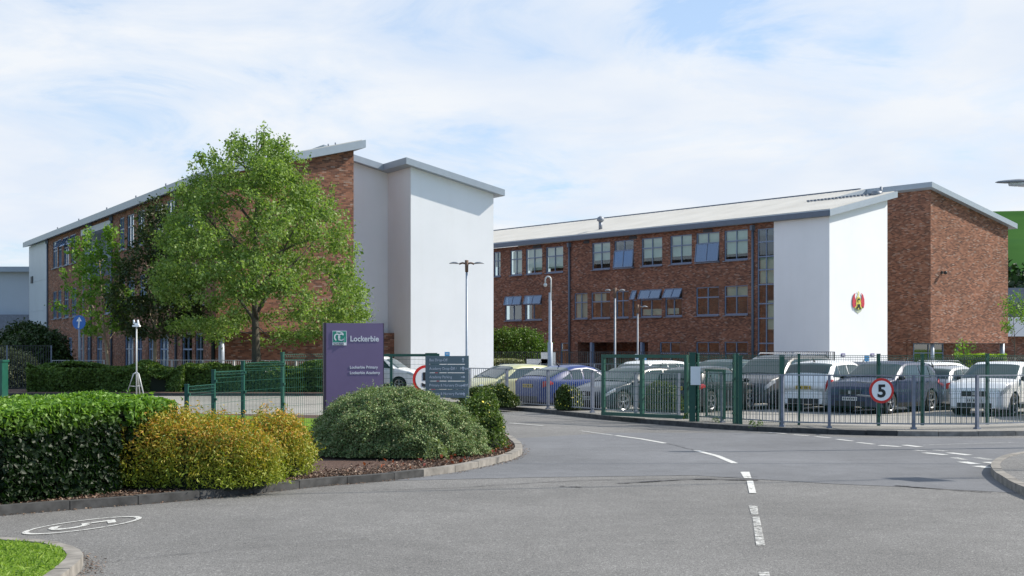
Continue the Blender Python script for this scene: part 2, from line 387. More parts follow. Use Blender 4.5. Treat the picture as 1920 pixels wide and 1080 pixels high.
def smooth_noise(seed, n=40):
    rg = np.random.default_rng(seed); K = rg.normal(size=(n, 3)); ph = rg.uniform(0, 6.28, n); am_ = 1/np.sqrt(n)
    def f(p, sc): return (np.sin((np.asarray(p)*sc) @ K.T+ph)).sum(1)*am_
    return f
def tree(name, label, cat, loc, prof, trunk_h, trunk_r, leafmat, barkmat, n_leaf, leaf_size, seed, ncl=260, clr=.42,
         lean=(0, 0), limbs=12, group=None, gap=.0, depth=1.0, top_shift=0, inner=.35, low=0, sprigs=0):
    """prof: list of (height, left, right) half widths in metres around the trunk"""
    rg = np.random.default_rng(seed); root = thing(name, label, cat, loc, 0, group)
    hs = np.array([p[0] for p in prof]); L = np.array([p[1] for p in prof]); Rr = np.array([p[2] for p in prof])
    H = hs[-1]; cl = []; nf = smooth_noise(seed+5)
    wts = (np.interp(np.linspace(hs[0], H, 60), hs, L+Rr))**1.6; zz = np.linspace(hs[0], H, 60)
    while len(cl) < ncl:
        z = rg.choice(zz, p=wts/wts.sum())+rg.uniform(-.1, .1); az = rg.uniform(0, 2*math.pi)
        l = np.interp(z, hs, L); r = np.interp(z, hs, Rr); c = math.cos(az); s = math.sin(az)
        rad = (r if c > 0 else l)*abs(c)**2+(l+r)/2*depth*abs(s)**2
        q = (rg.uniform(inner, 1) if z > hs[0]+low*(H-hs[0]) else rg.uniform(.62, 1))**.6*max(.05, rad-clr*.35)
        p = np.array([c*q, s*q, z])
        if gap and nf(p[None], 1.1)[0] < -1.1+gap and q > .3*rad: continue
        cl.append(p)
    cl = np.array(cl)
    # wood: trunk, limbs, twigs
    tb = MB(); top = Vector((lean[0]+top_shift, lean[1], H*.93)); nseg = 10; tp = []
    for i in range(nseg+1):
        f = i/nseg; tp.append(Vector((top.x*f**1.6+.05*math.sin(f*7+seed), top.y*f+.05*math.cos(f*5), top.z*f)))
    th = trunk_h/(H*.93)
    rads = [trunk_r*(1.25 if i == 0 else 1)*(1-.45*min(1, (i/nseg)/th) if i/nseg < th else .55*(1-((i/nseg)-th)/(1-th)*.9)) for i in range(nseg+1)]
    tb.tube(tp, rads, 10); nodes = [(tp[i], rads[i]*.5) for i in range(nseg+1) if i/nseg >= th*.8]
    lm = MB()
    for j in range(limbs):
        f = th+(.92-th)*(j/limbs)**1.15; base = Vector((top.x*f**1.6, top.y*f, top.z*f)); az = j*2.4+seed
        z1 = min(H*.97, base.z+rg.uniform(.16, .36)*H*(1.15-f)); l = np.interp(z1, hs, L); r = np.interp(z1, hs, Rr)
        rad = (r if math.cos(az) > 0 else l)*.82
        tip = Vector((math.cos(az)*rad, math.sin(az)*rad*depth, z1)); pts = []
        r0 = trunk_r*.42*(1-f*.6)
        for i in range(7):
            g = i/6; p = base.lerp(tip, g); p.z += math.sin(g*math.pi)*.012*H*(-1 if j % 4 == 0 else 1.6); p.x += .08*math.sin(g*9+j); pts.append(p); nodes.append((p, r0*(1-g*.8)))
        lm.tube(pts, [r0*(1-.85*i/6) for i in range(7)], 6)
    npos = np.array([tuple(n_[0]) for n_ in nodes])
    cl = cl[np.argsort([np.linalg.norm(npos-c, axis=1).min() for c in cl])]
    for c in cl:
        npos = np.array([tuple(n_[0]) for n_ in nodes])
        dd = np.linalg.norm(npos-c, axis=1)+np.maximum(0, npos[:, 2]-c[2])*1.2; i = int(dd.argmin()); a = nodes[i][0]
        cv = Vector(c); mid = a.lerp(cv, .5)+Vector((rg.normal()*.08, rg.normal()*.08, -.06))
        rr = max(.006, min(.035, nodes[i][1]*.4)); lm.tube([a, mid, cv], [rr, rr*.7, rr*.3], 3, cap=False); nodes.append((cv, rr*.9))
    t_o = tb.build('trunk', barkmat, root, uv=False); lm.build('branches', barkmat, root, uv=False)
    if sprigs:
        ext = []; hi = [c for c in cl if c[2] > hs[0]+.42*(H-hs[0]) and math.hypot(c[0], c[1]) > .55*np.interp(c[2], hs, (L+Rr)/2)] or list(cl)
        hi.sort(key=lambda c: -c[2])
        for k in range(sprigs):
            c = np.array(hi[(k*len(hi))//(sprigs*2) if k % 2 else rg.integers(len(hi))]); d = np.array([c[0]*.10, c[1]*.10, 1.0])+rg.normal(size=3)*.12; d /= np.linalg.norm(d); ln_ = rg.uniform(.45, 1.15)
            e = c+d*ln_; lb = MB(); lm2 = [tuple(c), tuple(c+d*ln_*.5), tuple(e)]; ext.append((c, e))
        tw = MB()
        for c, e in ext: tw.tube([c, (c+e)/2, e], [.018, .012, .005], 3, cap=False)
        tw.build('twigs', barkmat, root, uv=False)
        pts_s = np.concatenate([c+(e-c)*rg.random((70, 1))**.8+rg.normal(size=(70, 3))*[.11, .11, .09] for c, e in ext])
    per = max(1, n_leaf//ncl); base = np.repeat(cl, per, axis=0)
    off = rg.normal(size=base.shape)*clr*.55; off[:, 2] *= .75
    pts = base+off
    if sprigs: pts = np.concatenate([pts, pts_s])
    leaves('crown', pts, leaf_size, leafmat, root, seed, up=.5)
    return root
def shell_points(n, seed, fn, inner=.12):
    rg = np.random.default_rng(seed); return fn(rg, n, inner)
def shrub(name, label, cat, loc, rx, ry, h, n, size, mat, seed, group=None, lump=.14, power=2.4, flowers=0, core=True, up=.3, lift=.06, rz=0, lsc=2.2, zpow=2.2, fuzz=.075, aspect=.62, shoots=0):
    """rounded shrub: superellipsoid half body with lumps, covered in leaves round a dark twiggy core"""
    rg = np.random.default_rng(seed); root = thing(name, label, cat, loc, rz, group); nf = smooth_noise(seed); nf2 = smooth_noise(seed+9)
    def surf(th, el, q=1.0):
        c, s = np.cos(th), np.sin(th); ce, se = np.cos(el), np.sin(el)
        e = 2/power; ez = 2/zpow
        x = rx*np.sign(c)*np.abs(c)**e*ce**ez; y = ry*np.sign(s)*np.abs(s)**e*ce**ez; z = h*se**ez
        p = np.stack([x, y, z], -1); k = 1+lump*nf(p, lsc/max(.6, min(rx, ry, h)))+lump*.45*nf2(p, lsc*2.6/max(.6, min(rx, ry, h)))
        return p*(k*q)[..., None]
    th = rg.uniform(0, 2*math.pi, n); el = np.arcsin(rg.uniform(0, 1, n)**.9); q = 1+rg.normal(size=n)*fuzz*.8-fuzz*.4
    p = surf(th, el, q); p[:, 2] += lift; nr = p/np.array([rx*rx, ry*ry, h*h]); nr /= np.linalg.norm(nr, axis=1)[:, None]+1e-9
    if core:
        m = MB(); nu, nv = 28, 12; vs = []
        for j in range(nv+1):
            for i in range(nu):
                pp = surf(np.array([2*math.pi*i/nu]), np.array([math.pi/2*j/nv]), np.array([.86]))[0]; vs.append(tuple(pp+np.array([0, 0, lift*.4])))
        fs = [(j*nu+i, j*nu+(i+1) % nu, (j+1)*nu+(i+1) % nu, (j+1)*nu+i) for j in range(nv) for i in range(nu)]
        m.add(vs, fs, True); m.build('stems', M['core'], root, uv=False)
    if shoots:
        i = rg.choice(n, shoots, replace=False); s0 = p[i]; d = nr[i]+rg.normal(size=(shoots, 3))*.35; d[:, 2] = np.abs(d[:, 2])+.35; d /= np.linalg.norm(d, axis=1)[:, None]
        ln_ = rg.uniform(.05, .17, (shoots, 1)); q_ = [s0+d*ln_*f+rg.normal(size=(shoots, 3))*.010 for f in np.linspace(.1, 1, 8)]; p = np.concatenate([p]+q_); nr = np.concatenate([nr]+[d]*8)
    leaves('foliage', p, size, mat, root, seed, up=up, nrm=nr, nw=.25, aspect=aspect)
    if flowers:
        i = rg.choice(n, flowers, replace=False); leaves('flowers', p[i]+nr[i]*.03, size*.75, M['flower'], root, seed+1, up=.2, nrm=nr[i], nw=.8, aspect=.95)
    return root
def hedge(name, label, cat, line, width, h, n, size, mat, seed, group=None, lump=.06, base=0.0, taper=.0):
    """clipped hedge along a polyline of (x, y); leaves over sides, ends and top round a core"""
    rg = np.random.default_rng(seed); a = Vector((*line[0], 0)); root = thing(name, label, cat, (line[0][0], line[0][1], base), 0, group)
    P2 = [Vector((x-a.x, y-a.y)) for x, y in line]; seg = [(P2[i+1]-P2[i]).length for i in range(len(P2)-1)]; L = sum(seg); nf = smooth_noise(seed)
    def at(s):
        for i, l in enumerate(seg):
            if s <= l or i == len(seg)-1:
                d = (P2[i+1]-P2[i]).normalized(); return P2[i]+d*s, Vector((-d.y, d.x))
            s -= l
    area = [L*h, L*h, L*width, width*h, width*h]; tot = sum(area); out = []; nr = []
    cum = np.cumsum(area)/tot
    for k in range(n):
        c = int(np.searchsorted(cum, rg.random())); s = rg.uniform(0, L); t = rg.uniform(-.5, .5); z = rg.uniform(.03, 1)
        if c == 0: t = -.5; nn = -1
        elif c == 1: t = .5; nn = 1
        elif c == 2: z = 1.0; nn = 0
        elif c == 3: s = 0; nn = 0
        else: s = L; nn = 0
        p, q = at(s); ww = width*(1-taper*z)
        pt = np.array([p.x+q.x*t*ww, p.y+q.y*t*ww, z*h])
        d = np.array([q.x*nn, q.y*nn, 1.0 if c == 2 else 0.1])
        out.append(pt); nr.append(d)
    out = np.array(out); nr = np.array(nr); nr /= np.linalg.norm(nr, axis=1)[:, None]+1e-9
    k = lump*nf(out, 2.6)-np.abs(rg.normal(size=n))*.05
    out = out+nr*k[:, None]; out[:, 2] = out[:, 2].clip(.02)
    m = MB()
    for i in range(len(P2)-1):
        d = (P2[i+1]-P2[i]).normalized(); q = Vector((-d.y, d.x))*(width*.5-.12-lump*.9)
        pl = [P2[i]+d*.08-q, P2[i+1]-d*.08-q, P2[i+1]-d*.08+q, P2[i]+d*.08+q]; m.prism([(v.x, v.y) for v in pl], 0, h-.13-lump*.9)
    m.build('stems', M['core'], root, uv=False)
    leaves('foliage', out, size, mat, root, seed, up=.3, nrm=nr, nw=.3)
    return root

# ------------------------------------------------------------------ terrain, roads, markings
def gp(pts, z=0): return [tuple(G(x, y, z)[:2]) for x, y in pts]
def flat(poly, z): return MB().face([(x, y, z) for x, y in poly])
struct('ground', MB().face([(-1500, -300, 0), (1500, -300, 0), (1500, 2500, 0), (-1500, 2500, 0)]), M['grass'])
struct('road', flat([(-60, 1), (60, 1), (60, 66), (-60, 66)], .004), M['road'])
sm = gp([(560, 913), (740, 902), (1000, 896), (1300, 892), (1430, 900), (1560, 908), (1700, 914), (1920, 926), (2400, 940), (2600, 824), (1920, 822), (1600, 821), (1400, 812), (1150, 812), (940, 824), (800, 836), (700, 880)])
struct('resurfaced_road', flat(sm, .008), M['road_new'])
# far kerb and pavement (right side of the road, in front of the railings)
kl = gp([(700, 750), (860, 762), (920, 767), (1000, 773), (1130, 787), (1280, 800), (1400, 808), (1500, 812.5), (1600, 816), (1700, 818), (1810, 818.5), (1920, 817.5), (2100, 814), (2400, 806)])
def kerb(pts, name, mat, h=.12, wd=.14, side=1, step=.9, closed=False):
    m = MB(); P2 = [Vector(p) for p in pts]; i0 = 0
    # resample, then one stone per step with a narrow joint
    cum = [0]
    for i in range(len(P2)-1): cum.append(cum[-1]+(P2[i+1]-P2[i]).length)
    def at(s):
        s = max(0, min(cum[-1], s))
        for i in range(len(P2)-1):
            if s <= cum[i+1] or i == len(P2)-2:
                f = (s-cum[i])/max(1e-6, cum[i+1]-cum[i]); return P2[i].lerp(P2[i+1], f), (P2[i+1]-P2[i]).normalized()
    s = 0; rr = random.Random(7)
    while s < cum[-1]-.1:
        e = min(cum[-1], s+step); ring = []
        pr = [at(s+.006+(e-s-.012)*t/3) for t in range(4)]
        A = [p for p, d in pr]
        B = [p+Vector((-d.y, d.x))*wd*side for p, d in pr]
        poly = [tuple(v) for v in A]+[tuple(v) for v in reversed(B)]
        m.prism(poly, 0, h+rr.uniform(-.006, .006)); s = e
    return struct(name, m, mat)
def smoothline(pts, n=6):
    out = []; P2 = [Vector(p) for p in pts]
    for i in range(len(P2)-1):
        p0, p1, p2, p3 = P2[max(0, i-1)], P2[i], P2[i+1], P2[min(len(P2)-1, i+2)]
        for k in range(n):
            t = k/n; out.append(.5*((2*p1)+(p2-p0)*t+(2*p0-5*p1+4*p2-p3)*t*t+(3*p1-p0-3*p2+p3)*t**3))
    out.append(P2[-1]); return [tuple(p) for p in out]
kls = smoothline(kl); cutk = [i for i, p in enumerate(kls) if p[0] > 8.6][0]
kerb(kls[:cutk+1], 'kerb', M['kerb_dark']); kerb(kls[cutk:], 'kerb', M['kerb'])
def offset(pts, d):
    o = []
    for i, p in enumerate(pts):
        a = Vector(pts[max(0, i-1)]); b_ = Vector(pts[min(len(pts)-1, i+1)]); t = (b_-a).normalized(); o.append((p[0]-t.y*d, p[1]+t.x*d))
    return o
pin = offset(kls, .14); pout = offset(kls, 2.0)
m = MB(); m.prism(pin+pout[::-1], 0, .112); struct('pavement', m, M['pave'])
po2 = offset(kls, 1.9)
m = flat(po2+[(60, 50), (60, 130), (-30, 130), (-30, 66), (po2[0][0]-2, po2[0][1]+4)], .012); struct('car_park', m, M['park'])
# bay lines on the car park
d_bay = Vector((.45, .89)); row = Vector((.594, -.804)); m = MB()
for i in range(-4, 9):
    for base in ((10.4, 46.0),):
        p = Vector(base)+row*(2.3*i+1.15); a = p-d_bay*2.4; b_ = p+d_bay*2.4; q = Vector((d_bay.y, -d_bay.x))*.05
        if Vector(a).y < 41.2 and a.x < 14: continue
        m.face([(*(a-q), .017), (*(a+q), .017), (*(b_+q), .017), (*(b_-q), .017)])
struct('parking_bay_lines', m, M['mark'])
# planted island on the left with its kerb
ik = gp([(-260, 1000), (-60, 974), (120, 958), (300, 944), (440, 931), (600, 913), (730, 902), (850, 887), (920, 873), (962, 862), (979, 851), (974, 838), (955, 826), (925, 814), (880, 803), (820, 794), (740, 786)])
iks = smoothline(ik); cut = [i for i, p in enumerate(iks) if p[1] > 21.8][0]
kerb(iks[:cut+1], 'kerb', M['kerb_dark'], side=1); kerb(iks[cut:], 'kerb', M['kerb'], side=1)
inn = offset(iks, .14)
bedp = inn+[(-9.6, 41.5), (-12.5, 38), (-14, 24)]
m = MB(); m.prism(bedp, 0, .09); struct('planting_bed', m, M['mulch'])
m = MB(); m.prism([(-13.5, 25), (-8.2, 27), (-4.6, 32.5), (-3.6, 37), (-9.2, 41), (-12.2, 37.5)], .05, .10); struct('grass_verge', m, M['grass'])
# bark chips and fallen leaves scattered on the bed
rg = np.random.default_rng(3)
def inside(p, poly):
    c = False; j = len(poly)-1
    for i in range(len(poly)):
        if (poly[i][1] > p[1]) != (poly[j][1] > p[1]) and p[0] < (poly[j][0]-poly[i][0])*(p[1]-poly[i][1])/(poly[j][1]-poly[i][1]+1e-12)+poly[i][0]: c = not c
        j = i
    return c
pts = []
edge = inn
for k in range(9000):
    i = rg.integers(6, len(edge)-20); p = Vector(edge[i]).lerp(Vector(edge[i+1]), rg.random()); a = Vector(edge[i+1])-Vector(edge[i]); q = Vector((-a.y, a.x)).normalized()
    pp = p+q*(.03+abs(rg.normal())*.6); pts.append((pp.x, pp.y, .095+rg.random()*.02))
tag(leaves('bark_chips', pts, .05, M['chips'], None, 5, up=2.5, aspect=.4), 'brown bark chip mulch spread behind the curved kerb', 'mulch', kind='stuff')
pts = [(p[0], p[1], .13+rg.random()*.05) for p in [pts[i] for i in rg.integers(0, 9000, 260)] if p[1] > 22.2 and p[0] > -2.6]
tag(leaves('ground_cover', pts, .07, M['dead'], None, 6, up=1), 'sparse red leaved ground cover on the bark mulch', 'ground cover', kind='stuff')
# lawn corner bottom left, corner island on the right
lk = gp([(-300, 1015), (-120, 1024), (0, 1028), (70, 1032), (115, 1038), (145, 1048), (156, 1062), (140, 1082), (90, 1120), (0, 1180)])
lks = smoothline(lk); lki = offset(lks, -.14)
kerb(lks, 'kerb', M['kerb'], side=-1, h=.11); m = MB(); m.prism(lki+[(-12, 9)], 0, .10); struct('lawn', m, M['grass'])
pts = []
while len(pts) < 9000:
    p = (rg.uniform(-7, -3.5), rg.uniform(10.5, 14.6))
    if inside(p, lki+[(-12, 9)]): pts.append((*p, .115))
tag(leaves('grass', pts, .055, M['grass_blade'], None, 8, up=.1, aspect=.16), 'short bright green grass on the corner lawn', 'grass', kind='stuff')
rk = gp([(2100, 846), (1985, 852), (1920, 859), (1880, 868), (1860, 880), (1860, 893), (1878, 908), (1920, 930), (2050, 975)])
rks = smoothline(rk); kerb(rks, 'kerb', M['kerb'], side=1, wd=.14, h=.13)
m = MB(); m.prism(offset(rks, .14)+[(14, 20), (18, 24)], 0, .12); struct('corner_pavement', m, M['road'])
# kerb and road in front of the low hedges on the left
m = MB(); m.prism([(-30, 59.0), (-3.5, 59.0), (-1.0, 50), (-.2, 47.0), (.6, 48.5), (-.6, 54), (-3, 64.5), (-30, 65.5)], 0, .1); struct('hedge_bed', m, M['mulch'])
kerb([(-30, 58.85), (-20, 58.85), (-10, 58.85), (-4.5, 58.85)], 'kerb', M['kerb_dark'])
struct('access_road', flat([(-40, 42.5), (-9.0, 42.5), (-3.2, 40.5), (-.8, 46.6), (-3.6, 58.7), (-40, 58.7)], .008), M['park'])
# paving round the buildings
struct('paving', flat([(-70, 66.1), (60, 66.1), (60, 180), (-70, 180)], .009), M['park'])
# dry debris along the kerb feet
pts = []
for k in range(420):
    i = int(rg.integers(2, len(lks)-2)); p = Vector(lks[i]); a = Vector(lks[i+1])-p; q = Vector((-a.y, a.x)).normalized(); p = p+a*rg.random()+q*(.02+abs(rg.normal())*.09); pts.append((p.x, p.y, .012))
for k in range(700):
    i = int(rg.integers(6, len(iks)-20)); p = Vector(iks[i]); a = Vector(iks[i+1])-p; q = Vector((a.y, -a.x)).normalized(); p = p+a*rg.random()+q*(.01+abs(rg.normal())*.07); pts.append((p.x, p.y, .016))
tag(leaves('debris', pts, .03, M['chips'], None, 15, up=4, aspect=.5), 'dry brown debris along the foot of the kerbs', 'debris', kind='stuff')
# hill
m = MB(); nx, ny = 60, 14; vs = []
for j in range(ny):
    for i in range(nx):
        x = 120+i*14.0; y = 420+j*40; f = j/(ny-1)
        ridge = 83+.055*(x-300)+3*math.sin(x*.012)
        z = -2+ridge*math.sin(min(1, f*1.25)*math.pi/2)**1.2*min(1, (x-110)/90); vs.append((x, y, z))
m.add(vs, [(j*nx+i, j*nx+i+1, (j+1)*nx+i+1, (j+1)*nx+i) for j in range(ny-1) for i in range(nx-1)], True); struct('hill', m, M['hill'])
rg2 = np.random.default_rng(12); cen = []
for k in range(150):
    c = np.array([rg2.uniform(134, 215), rg2.uniform(400, 440), 5]); r = rg2.uniform(4, 8); hh = rg2.uniform(12, 24)
    q = rg2.normal(size=(130, 3)); q /= np.linalg.norm(q, axis=1)[:, None]; cen.append(c+q*[r, r, hh*.5]+[0, 0, hh*.55])
tag(leaves('far_wood', np.concatenate(cen), 1.9, M['wood_far'], None, 13, up=.5), 'dark far wood below the green hill at the right edge', 'wood', kind='stuff')

# road markings
mk = MB(); mw = MB(); Z = .013
def dash(m, pts, wd=.1):
    a = [Vector(G(*p)[:2]) for p in pts]; L_, R_ = [], []
    for i, p in enumerate(a):
        t = (a[min(i+1, len(a)-1)]-a[max(0, i-1)]).normalized(); q = Vector((-t.y, t.x))*wd/2; L_.append(p+q); R_.append(p-q)
    for i in range(len(a)-1): m.face([(*R_[i], Z), (*R_[i+1], Z), (*L_[i+1], Z), (*L_[i], Z)])
dash(mk, [(955, 794), (1018, 799)]); dash(mw, [(1088, 808.5), (1150, 817)]); dash(mk, [(1155, 817.5), (1203, 824), (1247, 832)], .11)
dash(mk, [(1306, 846), (1345, 856), (1378, 870)], .12)
def quadm(m, pts): m.face([tuple(Vector((*G(x, y)[:2], Z))) for x, y in pts])
quadm(mk, [(1388, 886), (1405, 886), (1409, 898), (1395, 898)]); quadm(mk, [(1400, 903), (1412, 903), (1418, 926), (1405, 926)])
quadm(mw, [(1404, 950), (1420, 950), (1422, 966), (1409, 967)]); quadm(mw, [(1411, 971), (1424, 971), (1435, 1025), (1418, 1025)]); quadm(mw, [(1422, 1075), (1442, 1075), (1448, 1100), (1430, 1100)])
for q in ([(1442, 812), (1474, 814.5)], [(1487, 816), (1516, 818)], [(1529, 819.5), (1558, 822)], [(1569, 824.5), (1599, 828)], [(1608, 830.5), (1638, 834)]): dash(mk, q, .11)
for q in ([(1649, 836), (1687, 838.5)], [(1695, 835.5), (1725, 839)], [(1733, 850), (1773, 854)], [(1779, 850), (1817, 854.5)]): dash(mk, q, .17)
for q in ([(1752, 845), (1775, 847)], [(1788, 859), (1808, 863)], [(1715, 845), (1735, 847)]): dash(mw, q, .15)
for q in ([(1804, 867), (1830, 871.5)], [(1849, 867.5), (1873, 871)], [(1831, 875), (1857, 878.5)]): dash(mk, q, .2)
dash(mw, [(1830, 859), (1857, 863)], .18); dash(mw, [(1730, 835.5), (1900, 830.5)], .05)
struct('road_markings', mk, M['mark']); struct('worn_road_markings', mw, M['mark_worn'])
def text_mesh(s, size, mat, name='lettering', parent=None, mtx=None, extr=.004, bold=.0, align='LEFT'):
    cu = bpy.data.curves.new('t', 'FONT'); cu.body = s; cu.size = size; cu.extrude = extr; cu.offset = bold; cu.align_x = align; cu.resolution_u = 3
    to = bpy.data.objects.new('t', cu); C.objects.link(to); bpy.context.view_layer.update()
    me = bpy.data.meshes.new_from_object(to.evaluated_get(bpy.context.evaluated_depsgraph_get())); bpy.data.objects.remove(to); bpy.data.curves.remove(cu)
    me.name = name; me.transform(mtx or Matrix.Identity(4)); me.materials.clear(); me.materials.append(mat)
    o = bpy.data.objects.new(name, me); C.objects.link(o)
    if parent is not None: o.parent = parent
    return o
# painted speed roundel on the road, lower left
cx, cy = -4.80, 15.97; ax = Vector((.46, .70)); bx = Vector((-.15, .43)); m = MB(); n = 48
def el_(t, s): return Vector((cx, cy))+ax*math.cos(t)*s[0]+bx*math.sin(t)*s[1]
for i in range(n):
    t0, t1 = 2*math.pi*i/n, 2*math.pi*(i+1)/n; o_, i_ = (1, 1), (.90, .90)
    m.face([(*el_(t0, o_), Z), (*el_(t1, o_), Z), (*el_(t1, i_), Z), (*el_(t0, i_), Z)])
r_ = struct('road_roundel', m, M['mark_old'])
u = ax; v_ = -bx
mt = Matrix(((v_.x*1.35, u.x*1.05, 0, cx), (v_.y*1.35, u.y*1.05, 0, cy), (0, 0, 1, Z), (0, 0, 0, 1))) @ Matrix.Translation((0, -.55, 0))
tag(text_mesh('5', 1.55, M['mark_old'], 'road_roundel_number', None, mt, extr=0, align='CENTER'), kind='structure')
# cracks / seam between the two surfaces
def crack(pts, wd, seed):
    rr = random.Random(seed); m = MB(); a = [Vector(p) for p in smoothline(gp(pts), 14)]; w_ = [wd*rr.uniform(.3, 1.4) for _ in a]
    a = [p+Vector((rr.uniform(-.02, .02), rr.uniform(-.02, .02))) for p in a]
    for i in range(len(a)-1):
        t = (a[i+1]-a[i]).normalized(); q = Vector((-t.y, t.x)); m.face([(*(a[i]-q*w_[i]), .0145), (*(a[i+1]-q*w_[i+1]), .0145), (*(a[i+1]+q*w_[i+1]), .0145), (*(a[i]+q*w_[i]), .0145)])
    return m
M['tar'] = paint('tar_seam', (.045, .045, .05), .8)
mm = MB()
for pts_, wd, sd_ in ((((180, 1058), (300, 1045), (480, 1028), (700, 1010)), .006, 1), (((700, 920), (800, 918), (930, 911), (1100, 902), (1420, 895)), .012, 2),
                      (((1050, 913), (1090, 915)), .03, 3), (((1160, 908), (1300, 900), (1420, 902)), .05, 4), (((1680, 912), (1760, 918), (1860, 925)), .03, 5),
                      (((1100, 800), (1250, 808), (1350, 812)), .012, 6), (((1250, 832), (1300, 845)), .012, 8)):
    c = crack(pts_, wd, sd_); b0 = len(mm.v); mm.v += c.v; mm.f += [tuple(i+b0 for i in f) for f in c.f]; mm.sm += c.sm
struct('road_cracks', mm, M['tar'])

# ------------------------------------------------------------------ the two school buildings
class Frame:                                   # local plan axes: u across the gable, v along the building away from the camera
    def __init__(s, A, t, d): s.A = Vector(A); s.t = Vector(t).normalized(); s.d = Vector(d).normalized()
    def p(s, u, v, z): q = s.A+s.t*u+s.d*v; return (q.x, q.y, z)
    def xy(s, u, v): q = s.A+s.t*u+s.d*v; return (q.x, q.y)
    def v_of(s, px, u=0):                      # v on the plane u = const seen at photo column px
        r = (px-960)/F; a = s.A+s.t*u; return (r*a.y-a.x)/(s.d.x-r*s.d.y)
    def u_of(s, px, v=0):
        r = (px-960)/F; a = s.A+s.d*v; return (r*a.y-a.x)/(s.t.x-r*s.t.y)
    def z_of(s, py, u, v): q = s.A+s.t*u+s.d*v; return EYE-(py-HOR)/F*q.y
FL = Frame((-14.6, 70.2), (.8836, .468), (-.468, .8836))
FR = Frame((20.53, 92.0), (.804, .594), (-.594, .804))
def slab(fr, poly, zt, th, name, mat, parent):
    m = MB(); P_ = [fr.xy(u, v) for u, v in poly]
    inv = {tuple(P_[i]): poly[i] for i in range(len(poly))}
    m.prism(P_, lambda x, y: zt(*inv[(x, y)])-th, lambda x, y: zt(*inv[(x, y)])); return m.build(name, mat, parent, world=True)
def wallf(fr, axis, const, a0, a1, z0, ztop, holes=(), rev=.12, face=-1):
    """wall plane: axis 'v' runs along v at u=const, 'u' runs along u at v=const; ztop number or function; holes (a0,a1,z0,z1)"""
    m = MB(); f = (lambda a, z, o=0: fr.p(const-face*o, a, z)) if axis == 'v' else (lambda a, z, o=0: fr.p(a, const-face*o, z))
    zt = ztop if callable(ztop) else (lambda a: ztop)
    if not holes:
        pts = [f(a0, z0), f(a1, z0), f(a1, zt(a1)), f(a0, zt(a0))]; m.face(pts)
        return m
    xs = sorted({a0, a1} | {h[0] for h in holes} | {h[1] for h in holes}); zs = sorted({z0, zt(a0)} | {h[2] for h in holes} | {h[3] for h in holes})
    for i in range(len(xs)-1):
        for j in range(len(zs)-1):
            cx_, cz = (xs[i]+xs[i+1])/2, (zs[j]+zs[j+1])/2
            if any(h[0] < cx_ < h[1] and h[2] < cz < h[3] for h in holes): continue
            m.face([f(xs[i], zs[j]), f(xs[i+1], zs[j]), f(xs[i+1], zs[j+1]), f(xs[i], zs[j+1])])
    for h in holes:
        for (aa, za, ab, zb) in ((h[0], h[2], h[0], h[3]), (h[1], h[2], h[1], h[3]), (h[0], h[2], h[1], h[2]), (h[0], h[3], h[1], h[3])):
            m.face([f(aa, za), f(ab, zb), f(ab, zb, rev), f(aa, za, rev)])
    return m
RND = random.Random(4)
